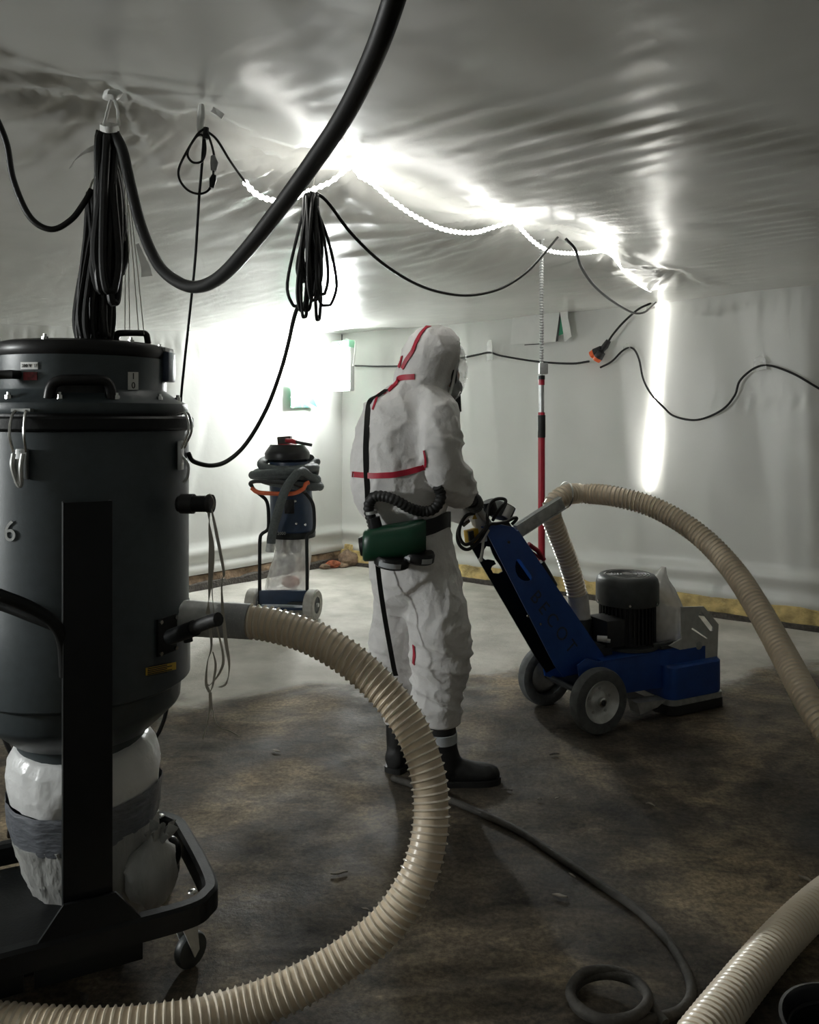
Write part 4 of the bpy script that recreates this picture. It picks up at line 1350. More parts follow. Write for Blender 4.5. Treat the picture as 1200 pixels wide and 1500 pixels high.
def worker():
    base = Vector(((612 - 600) / FPX * WD, WD, 0))
    t = thing('person', 'person in white hooded coverall with red seams pushing the blue grinder', 'person', tuple(base))
    S = WD / FPX
    def oval(px, py, hw, hd, dd, n=28):
        c = W(px, py, dd)
        return [c + Vector((hw * S * math.cos(2 * PI * j / n), hd * math.sin(2 * PI * j / n), 0)) for j in range(n)]
    def orings(b, rows):
        b.loft([oval(*r) for r in rows])
    b = MB()
    # torso and hips
    orings(b, [(622, 548, 22, .07, -.01), (616, 560, 38, .095, -.01), (608, 572, 52, .12, 0), (600, 590, 65, .145, 0), (594, 618, 71, .165, 0), (587, 655, 72, .18, 0), (583, 690, 71, .185, 0),
               (583, 715, 71, .185, 0), (586, 735, 67, .175, 0), (592, 750, 61, .16, 0), (598, 764, 57, .15, 0), (602, 780, 60, .155, 0), (605, 810, 66, .17, 0), (609, 845, 68, .175, 0), (613, 875, 64, .16, .01), (614, 895, 52, .12, .02)])
    # right leg (near) and left leg (far)
    def limb(rows, n=22):
        rings = []
        for px, py, hw, dd in rows:
            c = W(px, py, dd); h = hw * S
            rings.append([c + Vector((h * math.cos(2 * PI * j / n), h * 1.0 * math.sin(2 * PI * j / n), 0)) for j in range(n)])
        b.loft(rings)
    limb([(628, 845, 45, -.05), (636, 880, 46, -.06), (641, 915, 46, -.06), (645, 945, 43, -.06), (646, 965, 43, -.055), (644, 985, 38, -.05), (641, 1005, 36, -.05), (642, 1025, 34, -.05), (645, 1045, 31, -.05), (646, 1060, 30, -.05)])
    limb([(588, 845, 40, .07), (580, 885, 36, .08), (575, 920, 34, .085), (572, 950, 33, .09), (572, 980, 34, .09), (573, 1005, 34, .09), (576, 1025, 30, .09), (582, 1045, 24, .09), (584, 1060, 21, .09)])
    # arms: chain of swept rings
    def sweep(pts, n=18):
        path = [W(px, py, dd) for px, py, r, dd in pts]
        rad = [r * S for px, py, r, dd in pts]
        pp = smooth_path(path, 5)
        rr = []
        for i in range(len(pp)):
            f = i / 5.0; k = min(int(f), len(rad) - 2); rr.append(rad[k] + (rad[k + 1] - rad[k]) * (f - k))
        b.tube(pp, rr, n)
    sweep([(622, 588, 30, -.06), (640, 612, 33, -.11), (644, 645, 33, -.135), (650, 678, 31, -.13), (662, 702, 28, -.08), (673, 716, 23, .0), (681, 725, 18, .06)])
    sweep([(590, 590, 30, .10), (585, 630, 32, .17), (600, 680, 30, .22), (635, 722, 25, .25), (662, 742, 19, .27), (682, 755, 15, .29)])
    vs, ns, fs = voxel_mesh(b, 0.0095, 6)
    # cloth folds
    out = []
    for p, n in zip(vs, ns):
        q = Vector((p.x * 5.5, p.y * 5.5, p.z * 4.0))
        a = noise.noise(q)
        r1 = 1.0 - abs(noise.noise(Vector((p.x * 7 + p.z * 3.0, p.y * 7, p.z * 6 - p.x * 3))))
        r2 = 1.0 - abs(noise.noise(Vector((p.x * 4, p.y * 4, p.z * 17 + p.x * 7))))
        py = HOR - (p.z - EYE) * FPX / p.y
        px = 600 + p.x / p.y * FPX
        r3 = 1.0 - abs(noise.noise(Vector((p.x * 10 - p.z * 6, p.y * 10 + 4, p.z * 9 + p.x * 8))))
        ed = min(1.0, max(0.0, (1052 - py) / 14.0)) if py > 1000 else 1.0
        d = (0.010 * a + 0.009 * (r1 ** 6 - 0.28) + 0.0045 * (r3 ** 7 - 0.25)) * ed
        if py > 900:                                   # bunched trouser legs
            k = min(1, (py - 900) / 60.0) * (1 if py < 1035 else max(0, (1060 - py) / 25))
            d += k * (0.020 * (r2 ** 3 - 0.42))
        if 640 < py < 760 and px > 625:                # sleeve creases
            d += 0.010 * (r2 ** 4 - 0.35)
        if py < 900:
            d += 0.004 * (r2 ** 5 - 0.3)
        out.append(p + n * d)
    bs = MB(); bs.add(out, fs)
    suit = bs.build('coverall', 'suit', t, sharp=180)
    tree = BVHTree.FromPolygons(out, fs)
    def snap(p, off=0.004):
        loc, n, i, d = tree.find_nearest(p)
        return loc + n * off, n
    def shot(px, py, off=0.004):
        """first point of the suit seen under a pixel"""
        o = Vector((0, 0, EYE)); dr = (P(px, py, 1.0) - o).normalized()
        loc, n, i, d = tree.ray_cast(o, dr)
        if loc is None:
            return snap(P(px, py, WD - 0.1), off)
        if n.dot(dr) > 0:
            n = -n
        return loc + n * off, n
    # hood: own surface over the head
    hb = MB()
    hb.loft([oval(*r) for r in [(613, 590, 34, .095, -.005), (614, 578, 40, .105, -.005), (617, 566, 42, .112, -.005), (621, 552, 43, .115, -.005), (626, 538, 45, .12, -.005), (631, 522, 45, .122, -.005), (634, 508, 42, .118, -.005), (636, 495, 36, .10, -.005), (637, 485, 27, .075, -.005), (636, 478, 13, .04, -.005)]])
    hv, hn, hf = voxel_mesh(hb, 0.009, 4)
    ho = []
    for p, n in zip(hv, hn):
        r1 = 1.0 - abs(noise.noise(Vector((p.x * 11 + p.z * 7, p.y * 9, p.z * 8 - p.x * 10))))
        r2 = 1.0 - abs(noise.noise(Vector((p.x * 6, p.y * 6, p.z * 20))))
        py = HOR - (p.z - EYE) * FPX / p.y
        px = 600 + p.x / p.y * FPX
        d = 0.008 * (r1 ** 6 - 0.28)
        if 555 < py < 592:
            d += 0.009 * (r2 ** 4 - 0.3)
        ho.append(p + n * d)
    # open the hood towards the face (right side, a little away from the viewer)
    fdir = Vector((0.90, 0.38, -0.20)).normalized()
    fc = W(634, 540, 0.0)
    keep = [f for f in hf if not ((sum((ho[i] for i in f), Vector()) / len(f) - fc).normalized().dot(fdir) > 0.80)]
    used = sorted({i for f in keep for i in f}); mp = {i: k for k, i in enumerate(used)}
    b = MB(); b.add([ho[i] for i in used], [[mp[i] for i in f] for f in keep]); hood = b.build('hood', 'suit', t, sharp=180)
    htree = BVHTree.FromPolygons(ho, hf)
    def hshot(px, py, off=0.004):
        o = Vector((0, 0, EYE)); dr = (P(px, py, 1.0) - o).normalized()
        loc, n, i, d = htree.ray_cast(o, dr)
        if loc is None:
            loc, n, i, d = htree.find_nearest(P(px, py, WD))
        if n.dot(dr) > 0:
            n = -n
        return loc + n * off, n
    # red seam tapes
    def tape(pxs, wpx, fnc, par, name='red_seam', n=6):
        pts = []
        for (a, c), (e, f) in zip(pxs[:-1], pxs[1:]):
            for k in range(n):
                pts.append((a + (e - a) * k / n, c + (f - c) * k / n))
        pts.append(pxs[-1])
        pp = [fnc(x, y)[0] for x, y in pts]
        nn = [fnc(x, y)[1] for x, y in pts]
        for _ in range(2):
            pp = [pp[0]] + [(pp[i - 1] + pp[i] * 2 + pp[i + 1]) / 4 for i in range(1, len(pp) - 1)] + [pp[-1]]
        fr = path_frames(pp)
        bb = MB()
        bb.ribbon(pp, lambda i: fr[i][2].cross(nn[i]).normalized() * (wpx / 2 * S), 0.0015)
        return bb.build(name, 'red_tape', par)
    tape([(512, 694), (530, 696), (548, 697.5), (575, 696), (600, 691), (622, 684)], 8, shot, suit)
    tape([(564, 567), (572, 559), (590, 553), (608, 552)], 8, lambda x, y: (max((shot(x, y), hshot(x, y)), key=lambda r: -r[0].y)), suit)
    tape([(560, 567), (553, 582), (547, 600)], 3.5, shot, suit)
    tape([(622, 660), (624, 672), (624, 684)], 3, shot, suit)
    tape([(635, 476), (625, 480), (617, 489), (610, 502), (605, 515), (596, 527), (590, 540)], 6, hshot, hood)
    tape([(590, 522), (588, 530), (585, 538)], 4.5, hshot, hood)
    tape([(607, 945), (608, 958), (607, 972)], 5, shot, suit)
    tape([(560, 772), (575, 773), (600, 770), (612, 768)], 4, shot, suit)
    # --- head inside the hood: face behind the respirator lens
    sd = Vector((-fdir.y, fdir.x, 0)).normalized()
    up = sd.cross(fdir).normalized()
    if up.z < 0:
        up = -up
    hc = W(638, 540, 0.01)
    def H(f, s, u):
        return hc + fdir * f + sd * s + up * u
    RM = Matrix((fdir, sd, up)).transposed()
    b = MB(); b.sphere(hc, (0.088, 0.072, 0.108), 24, 16, RM); 
    for v in b.v:
        q = v - hc; f_, s_, u_ = q.dot(fdir), q.dot(sd), q.dot(up)
        if f_ > 0.03:
            v += fdir * (0.028 * math.exp(-(s_ / 0.014) ** 2 - ((u_ + 0.012) / 0.026) ** 2))          # nose
            v += fdir * (0.008 * math.exp(-(s_ / 0.05) ** 2 - ((u_ - 0.032) / 0.012) ** 2))           # brow
            v -= fdir * (0.008 * math.exp(-((abs(s_) - 0.031) / 0.014) ** 2 - ((u_ - 0.012) / 0.012) ** 2))
            v += fdir * (0.010 * math.exp(-(s_ / 0.03) ** 2 - ((u_ + 0.085) / 0.02) ** 2))            # chin
    face = b.build('head', 'skin', t, sharp=180)
    for s in (-1, 1):
        b = MB(); b.sphere(H(0.072, 0.031 * s, 0.012), 0.0125, 12, 8); ey = b.build('eye', 'eye_white', face)
        b = MB(); b.sphere(H(0.0815, 0.031 * s, 0.010), 0.0055, 10, 6); b.build('iris', 'iris', face)
        b = MB(); b.tube([H(0.080, 0.018 * s, 0.030), H(0.080, 0.032 * s, 0.035), H(0.070, 0.046 * s, 0.030)], 0.004, 6); b.build('eyebrow', 'iris', face)
    b = MB(); b.sphere(H(0.078, 0, -0.055), (0.010, 0.024, 0.008), 12, 8, RM); b.build('mouth', 'lip', face)
    # respirator mask: black seal, inner cup, clear lens
    lens_pts = []
    rings = []
    for i in range(9):
        th = (i / 8 - 0.5) * PI * 0.96
        ring = []
        for j in range(13):
            ph = (j / 12 - 0.5) * PI * 0.86
            f_ = 0.118 * math.cos(ph) * (0.35 + 0.65 * math.cos(th))
            ring.append(H(0.018 + f_, 0.098 * math.sin(ph), -0.012 + 0.120 * math.sin(th)))
        rings.append(ring)
    b = MB()
    vs_, fs_ = [p for r in rings for p in r], []
    for i in range(8):
        for j in range(12):
            a = i * 13 + j
            fs_.append((a, a + 1, a + 14, a + 13))
    b.add(vs_, fs_); lens = b.build('face_shield', 'lens', t, sharp=180)
    edge = [r[0] for r in rings] + rings[-1][1:] + [r[-1] for r in rings[::-1][1:]] + rings[0][::-1][1:-1]
    b = MB(); b.tube(edge, 0.0055, 8, closed=True); b.build('shield_rim', 'milky_film', lens)
    b = MB(); b.sphere(H(0.088, 0, -0.062), (0.042, 0.046, 0.044), 18, 12, RM); mk = b.build('mask_cup', 'black_rubber', t)
    b = MB(); b.tube(smooth_path([H(0.045, -0.082, 0.0), H(0.052, -0.080, -0.05), H(0.070, -0.05, -0.105), H(0.085, 0.0, -0.125), H(0.070, 0.05, -0.105), H(0.052, 0.080, -0.05), H(0.045, 0.082, 0.0)], 5), 0.013, 10); b.build('mask_seal', 'black_rubber', mk)
    b = MB(); b.cyl(H(0.105, 0, -0.085), H(0.125, 0, -0.150), 0.024, 0.021, n=18); b.build('hose_port', 'black_rubber', mk)
    # --- gloves closed round the handle bar
    hR, hL = gw(gl(694, 737, -0.19)), gw(gl(704, 752, 0.06))
    def glove(c, axis, wrist, name):
        ax = axis.normalized()
        toW = (wrist - c); toW = (toW - ax * toW.dot(ax)).normalized()
        nx = ax.cross(toW).normalized()
        if nx.z < 0:
            nx = -nx
        # nx: over the bar; toW: towards the wrist
        bb = MB()
        path = [wrist, c + toW * 0.060 + nx * 0.016, c + toW * 0.028 + nx * 0.030]
        for k in range(3):
            pass
        rings = []
        for p, hw_, th in ((wrist + toW * 0.04, .034, .030), (wrist, .038, .031), (c + toW * 0.062 + nx * .018, .048, .027), (c + toW * 0.030 + nx * .030, .051, .023), (c + toW * 0.004 + nx * 0.034, .050, .019)):
            dn = (nx if True else nx)
            ring = []
            for j in range(16):
                a = 2 * PI * j / 16
                ring.append(p + ax * hw_ * math.cos(a) + dn * th * math.sin(a))
            rings.append(ring)
        bb.loft(rings)
        for i, (o, rr, ln) in enumerate(((-0.037, .0112, .94), (-0.0125, .0120, 1.05), (0.0125, .0117, 1.0), (0.036, .0104, .85))):
            cc = c + ax * o
            R0 = 0.030
            pts = []
            for k in range(8):
                a = math.radians(95 - k * 30 * ln)
                pts.append(cc + nx * R0 * math.sin(a) - toW * R0 * math.cos(a))
            pts = [c + ax * o * 0.9 + toW * 0.02 + nx * 0.032] + pts
            bb.tube(pts, [rr * 1.1] + [rr * (1.05 - 0.03 * k) for k in range(8)], 10)
        # thumb passes under the bar from the side of the palm
        s = -0.048
        tp = [c + ax * (s * .8) + toW * 0.055 + nx * 0.008, c + ax * (s * 1.15) + toW * 0.040 - nx * 0.008, c + ax * s + toW * 0.022 - nx * 0.022, c + ax * (s * .7) - toW * 0.002 - nx * 0.030]
        bb.tube(smooth_path(tp, 3), lambda f: 0.0135 - 0.003 * f, 10)
        v2, n2, f2 = voxel_mesh(bb, 0.0042, 3)
        g = MB(); g.add(v2, f2)
        return g.build(name, 'glove', t, sharp=180)
    dv = hR - hL
    glove(hR, dv, W(686, 729, .075), 'glove')
    glove(hL, dv, W(683, 756, .29), 'glove')
    # --- boots
    def boot(ankle, fd, top_z, name):
        fd = Vector((fd[0], fd[1], 0)).normalized(); sd_ = Vector((-fd.y, fd.x, 0))
        bb = MB()
        def ring(f, z0, hw_, z1):
            pass
        # shaft
        rows = [(top_z, -0.004, .056, .060), (0.20, -0.003, .056, .060), (0.14, 0.0, .055, .063), (0.09, 0.008, .054, .070), (0.05, 0.012, .052, .080)]
        rings = []
        for z, off, hs, hf_ in rows:
            c = Vector((ankle.x, ankle.y, z)) + fd * off
            rings.append([c + fd * hf_ * math.cos(2 * PI * j / 20) + sd_ * hs * math.sin(2 * PI * j / 20) for j in range(20)])
        bb.loft(rings)
        # foot
        rings = []
        for f_, hw_, h_, zc in ((-0.068, .020, .030, .045), (-0.060, .038, .045, .052), (-0.03, .045, .055, .060), (0.03, .047, .055, .060), (0.08, .050, .045, .050), (0.13, .054, .036, .042), (0.18, .052, .032, .038), (0.212, .040, .026, .034), (0.228, .018, .016, .032)):
            c = Vector((ankle.x, ankle.y, zc)) + fd * f_
            rings.append([c + sd_ * hw_ * math.cos(2 * PI * j / 18) + Vector((0, 0, h_ * math.sin(2 * PI * j / 18))) for j in range(18)])
        bb.loft(rings)
        v2, n2, f2 = voxel_mesh(bb, 0.0075, 4)
        for v in v2:
            v.z = max(v.z, 0.012)
        g = MB(); g.add(v2, f2)
        bo = g.build(name, 'boot', t, sharp=180)
        # sole
        sol = []
        for f_, hw_ in ((-0.072, .022), (-0.064, .036), (-0.03, .045), (0.03, .044), (0.08, .047), (0.13, .053), (0.18, .052), (0.215, .040), (0.232, .018)):
            sol.append((f_, hw_))
        poly = [(f_, -h_) for f_, h_ in sol] + [(f_, h_) for f_, h_ in sol[::-1]]
        bb = MB(); bb.prism(poly, [], lambda u, v, k: Vector((ankle.x, ankle.y, k)) + fd * u + sd_ * v, 0.0, 0.022); bb.build('sole', 'black_rubber', bo)
        return bo
    d1 = FPX * EYE / (1148 - HOR); d2 = FPX * EYE / (1124 - HOR)
    a1 = Vector(((647 - 600) / FPX * d1, d1, 0)); a2 = Vector(((586 - 600) / FPX * d2, d2, 0))
    b1 = boot(a1, (0.96, 0.10), 0.275, 'boot')
    b2 = boot(a2, (0.45, 0.85), 0.27, 'boot')
    b = MB(); b.lathe([(0.0600, 0.165), (0.0640, 0.167), (0.0640, 0.202), (0.0600, 0.204)], (a1.x - 0.003, a1.y, 0), n=28, caps=False); b.build('reflective_band', 'reflective', b1)
    return t, shot, tree
PERSON, SUIT_SHOT, SUIT_TREE = worker()

# ------------------------------------------------------------------ blower unit of the respirator, worn on the belt
def blower():
    c0, _ = SUIT_SHOT(577, 795, 0.0)
    dd = c0.y - 0.055
    def Q(px, py, o=0.0):
        return P(px, py, dd + o)
    t = thing('respirator_blower', 'dark green belt-worn air filter unit with black breathing hose on the back of the worker', 'respirator', tuple(Q(577, 830)))
    # case: horizontal rounded barrel
    rows = [(532, 800, 20, .040), (535, 799, 23, .050), (545, 797, 24.5, .056), (570, 794, 26, .058), (600, 789, 26, .058), (619, 785, 25, .054), (624, 784, 22, .046)]
    rings = []
    S = dd / FPX
    for px, py, h, hd in rows:
        c = Q(px, py)
        ring = []
        for j in range(28):
            a = 2 * PI * j / 28
            ca, sa = math.cos(a), math.sin(a)
            e = 0.78
            ring.append(c + Vector((0, hd * math.copysign(abs(ca) ** e, ca), h * S * math.copysign(abs(sa) ** e, sa))))
        rings.append(ring)
    b = MB(); b.loft(rings); case = b.build('case', 'green_case', t, sharp=50)
    b = MB(); b.cyl(Q(527, 801), Q(534, 800), 0.034, 0.040, n=24); b.build('end_cap', 'black_plastic', case)
    # two round filters underneath
    for cx, cy, rr in ((574, 822, 26), (612, 815, 25)):
        c = Q(cx, cy, -0.012 if cx < 600 else 0.012)
        tilt = (0.13, -0.12, 1)
        b = MB(); b.lathe([(rr * S * .9, -0.018), (rr * S, -0.012), (rr * S, 0.014), (rr * S * .92, 0.022)], c, axis=tilt, n=36); f_ = b.build('filter', 'black_plastic', t)
        x, y, z = frame_from(Vector(tilt))
        for a0, a1 in (((-0.75, 0.55),) if cx < 600 else ((-0.95, -0.45), (0.25, 0.95))):
            A = []
            for k in range(11):
                th = a0 + (a1 - a0) * k / 10
                q = Vector((math.sin(th), -math.cos(th), 0)); q = (q - z * q.dot(z)).normalized()
                A.append(c + q * (rr * S + 0.0015))
            bb = MB(); bb.ribbon(A, z * 0.009, 0.0008); bb.build('filter_label', 'reflective', f_)
    # corrugated breathing hose: socket, elbow, run across the back, up under the arm
    px_path = [(548, 785, -.0), (546, 768, -.01), (541, 750, -.02), (541, 738, -.03), (548, 728, -.035), (562, 727, -.04), (580, 733, -.04), (600, 744, -.04), (618, 749, -.045), (633, 747, -.04), (643, 737, -.02), (646, 724, .02), (640, 712, .06)]
    pts = []
    for x, y, o in px_path:
        p, n = SUIT_SHOT(min(x, 640), y, 0.022)
        pts.append(P(x, y, min(p.y, dd + 0.02) + o * 0.3))
    path = resample(smooth_path(pts, 10), 0.004)
    rr = [0.0185 + (0.0025 if (i // 2) % 2 else 0) for i in range(len(path))]
    b = MB(); b.tube(path, rr, 16); hs = b.build('breathing_hose', 'black_rubber', t)
    b = MB(); b.cyl(Q(552, 781), Q(547, 758), 0.027, 0.024, n=20); sk = b.build('hose_socket', 'black_plastic', t)
    b = MB(); b.cyl(Q(545, 753), Q(544.3, 749), 0.0225, n=20); b.build('clamp', 'galvanized', sk)
    # belt and shoulder strap with hanging tail
    bp = []
    for x, y in ((616, 776), (626, 773), (636, 769), (646, 764), (653, 760)):
        p, n = SUIT_SHOT(x, y, 0.008); bp.append(p)
    e = bp[-1]
    bp += [e + Vector((0.012, 0.05, -0.006)), e + Vector((0.008, 0.11, -0.02)), e + Vector((-0.03, 0.18, -0.03))]
    b = MB(); b.ribbon(smooth_path(bp, 3), Vector((0, 0, 0.030)), 0.003); b.build('belt', 'black_plastic', t)
    sp = []
    for x, y in ((560, 562), (552, 572), (545, 588), (541, 605), (539, 630), (538.5, 660), (539, 690), (540.5, 715), (541.5, 735)):
        p, n = SUIT_SHOT(x, y, 0.008); sp.append(p)
    b = MB(); b.ribbon(smooth_path(sp, 4), Vector((0.0105, 0.002, 0)), 0.002); b.build('shoulder_strap', 'black_rubber', t)
    tp = [Q(553, 825, 0.02), Q(557, 860, 0.0), Q(563, 900, -0.01), Q(570, 940, -0.015), Q(577, 978, -0.02), Q(580, 990, -0.02)]
    b = MB(); b.ribbon(smooth_path(tp, 5), Vector((0.0085, 0.003, 0)), 0.0018); b.build('strap_tail', 'black_rubber', t)
blower()

# ------------------------------------------------------------------ small dust extractor by the left wall
SD = 5.78
def small_extractor():
    def Q(px, py, o=0.0):
        return P(px, py, SD + o)
    S = SD / FPX
    t = thing('dust_extractor', 'small blue wheeled dust extractor with grey hose coiled round its top', 'dust extractor', tuple(Q(415, 907)))
    # wheels, seen half from the front
    for cx, cy, r, yaw, o in ((371, 878, .105, -0.10, .03), (458, 882, .108, -0.25, -.03)):
        ax = Vector((math.cos(yaw), math.sin(yaw), 0))
        c = Q(cx, cy, o); c.z = r
        b = MB(); b.lathe([(r * .55, -.036), (r * .9, -.038), (r, -.028), (r, .028), (r * .9, .038), (r * .55, .036), (r * .55, -.036)], c, axis=tuple(ax), n=36, caps=False); wh = b.build('wheel', 'tire_pale', t)
        b = MB(); b.lathe([(.012, -.03), (r * .5, -.026), (r * .6, -.034), (r * .6, .034), (r * .5, .026), (.012, .030)], c, axis=tuple(ax), n=28); b.build('rim', 'motor_grey', wh)
        b = MB(); b.lathe([(.014, -.045), (.014, .045)], c, axis=tuple(ax), n=14); b.build('hub', 'zinc', wh)
    b = MB(); b.cyl(Q(372, 882, .05), Q(456, 884, -.04), 0.012, n=12); b.build('axle', 'black_paint', t)
    # chassis plate
    b = MB(); b.box(Q(416, 874.5), (72 * S, 0.03, 20 * S)); b.build('foot_plate', 'dark_blue', t, bevel=0.006)
    b = MB(); b.box(Q(416, 884, 0.16), (70 * S, 0.34, 0.02)); b.build('base_tray', 'dark_blue', t, bevel=0.004)
    b = MB(); b.lathe([(.02, -.015), (.04, -.012), (.04, .012), (.02, .015)], tuple(Vector((Q(418, 890, .32).x, Q(418, 890, .32).y, .04))), axis=(1, 0, 0), n=18); b.build('caster_wheel', 'black_rubber', t)
    # side frame tubes
    lt = [(381, 886, 0), (380.5, 860, 0), (380.5, 820, 0), (381, 790, 0), (384, 782, 0), (391, 777, 0), (393.5, 770, 0), (393, 745, 0), (390, 733, 0), (383, 726, -.02), (373, 718, -.06), (369, 712, -.09)]
    b = MB(); b.tube(smooth_path([Q(*p) for p in lt], 5), 0.0125, 10); b.build('side_tube', 'black_paint', t)
    rt = [(450, 870, 0), (450, 830, 0), (449.5, 795, 0), (451, 784, 0), (458, 779, 0), (460.5, 770, 0), (460, 748, 0), (457, 735, 0), (449, 724, -.02), (443, 719, -.04)]
    b = MB(); b.tube(smooth_path([Q(*p) for p in rt], 5), 0.0125, 10); b.build('side_tube', 'black_paint', t)
    hb = [(369, 712, -.09), (367, 708, -.10), (375, 705, -.11), (400, 706, -.12), (430, 709, -.12), (443, 713, -.10), (446, 720, -.04)]
    b = MB(); b.tube(smooth_path([Q(*p) for p in hb], 5), 0.014, 10); hd = b.build('push_handle', 'black_rubber', t)
    hb = [(369, 715, -.09), (378, 721, -.11), (400, 723, -.125), (428, 723, -.125), (443, 717, -.11), (448, 709, -.09), (452, 707, -.07)]
    b = MB(); b.tube(smooth_path([Q(*p) for p in hb], 5), 0.015, 10); b.build('orange_pipe', 'orange_red', t)
    # motor body
    cx = Q(428, 750, .17)
    def ring(py, px, hw, hd=None):
        c = Q(px, py, .17)
        h = hw * (SD + .17) / FPX
        return [c + Vector((h * math.cos(2 * PI * j / 32), (hd or h) * math.sin(2 * PI * j / 32), 0)) for j in range(32)]
    b = MB(); b.loft([ring(784, 430, 26), ring(778, 429, 31), ring(770, 428, 32), ring(730, 427, 31), ring(700, 425, 30), ring(676, 424, 29)]); body = b.build('body', 'dark_blue', t)
    b = MB(); b.loft([ring(786, 429, 33), ring(780, 429, 33.5), ring(777, 429, 33)]); b.build('lower_band', 'black_paint', body)
    for px, py in ((432.5, 734), (434, 767), (447, 768.5)):
        b = MB(); b.sphere(Q(px, py, .0), 0.010, 8, 6); b.build('screw', 'chrome', body)
    b = MB(); b.box(Q(424, 742, .01), (0.07, 0.03, 0.10)); b.build('hatch', 'black_plastic', body, bevel=0.006)
    # tiny silver lettering on the band
    def fn(x, y, q):
        return Q(412.5, 781.5, -0.012 - q) + Vector((x, 0, y))
    text_mesh('2000', 0.030, fn, 'band_lettering', 'stencil_white', body)
    # top cover
    b = MB(); b.loft([ring(672, 421, 32), ring(664, 421, 33), ring(660, 421, 31), ring(653, 421, 26), ring(651, 421, 25)]); top = b.build('top_cover', 'black_plastic', t)
    b = MB(); b.loft([ring(653, 421, 15), ring(650, 421, 14)]); b.build('red_ring', 'lever_red', top)
    b = MB(); b.box(Q(417.5, 644.5, .15), (20 * S, 0.10, 11 * S), Matrix.Rotation(-0.06, 3, 'Y')); b.build('filter_block', 'dusty_rubber', top, bevel=0.006)
    b = MB(); b.tube([Q(418, 645, .05), Q(428, 646, .05), Q(436, 648, .05)], [0.014, 0.018, 0.012], 10); b.build('red_valve', 'lever_red', top)
    b = MB(); b.tube([Q(430, 646.5, .05), Q(444, 649.5, .04), Q(457, 652, .03)], 0.0115, 10); b.build('lever', 'black_rubber', top)
    # hose wound round the top, loose end hanging in front
    pts = []
    turns = [(675, 418, 38, -3), (683, 420, 45, 4), (692, 419, 47, 3), (702, 421, 45, 2)]
    N = 26
    c0 = Q(420, 690, .17)
    for k, (py, px, hw, tl) in enumerate(turns):
        for j in range(N):
            a = 2 * PI * (j / N) + 0.4
            f = j / N
            py2 = py + (turns[k + 1][0] - py) * f if k < 3 else py + 4 * f
            hw2 = hw + 2.5 * math.sin(a * 1.3 + k * 2)
            z = Q(px, py2, .17).z + 0.030 * math.sin(a + k * 1.6)
            pts.append(Vector((Q(px, py2, .17).x + hw2 * S * math.cos(a), SD + .17 + hw2 * S * 0.95 * math.sin(a), z)))
    pts += [Q(443, 690, -.10), Q(430, 700, -.15), Q(421, 712, -.16), Q(414, 728, -.15), Q(408, 748, -.13), Q(402, 768, -.10), Q(398, 786, -.08), Q(397, 796, -.08)]
    b = MB(); b.tube(smooth_path(pts, 2), 0.0315, 12); hs = b.build('coiled_hose', 'hose_grey', t)
    b = MB(); b.cyl(Q(397, 794, -.08), Q(395, 808, -.08), 0.030, n=18); b.build('hose_end', 'galvanized', hs)
    # clear dust bag between the tubes
    def br(py, xl, xr, hd, sd):
        c = Q((xl + xr) / 2, py, .15); h = (xr - xl) / 2 * (SD + .15) / FPX
        return [c + Vector((h * math.cos(2 * PI * j / 28) * (1 + .06 * noise.noise(Vector((math.cos(2 * PI * j / 28) * 2, math.sin(2 * PI * j / 28) * 2, py * .1)))), hd * math.sin(2 * PI * j / 28), 0)) for j in range(28)]
    b = MB(); b.loft([br(784, 405, 453, .10, 0), br(800, 404, 455, .11, 0), br(815, 402, 456, .13, 0), br(830, 396, 454, .14, 0), br(850, 390, 452, .14, 0), br(862, 388, 451, .13, 0)]); bag = b.build('dust_bag', 'clear_film', t)
    b = MB(); b.sphere(Q(418, 826, .15), (16 * S, .07, 17 * S), 18, 12); b.build('dark_waste', 'dust_grey', bag)
    b = MB(); b.sphere(Q(434, 800, .13), (10 * S, .06, 12 * S), 14, 10); b.build('dark_waste', 'motor_grey', bag)
    b = MB(); b.sphere(Q(426, 852, .13), (14 * S, .07, 9 * S), 14, 10); b.build('pink_waste', 'pink_waste', bag)
    b = MB(); b.tube([Q(408, 788, .1), Q(412, 800, .1), Q(416, 812, .12)], [0.05, 0.04, 0.05], 14); b.build('bag_neck', 'bag_film', bag)
small_extractor()

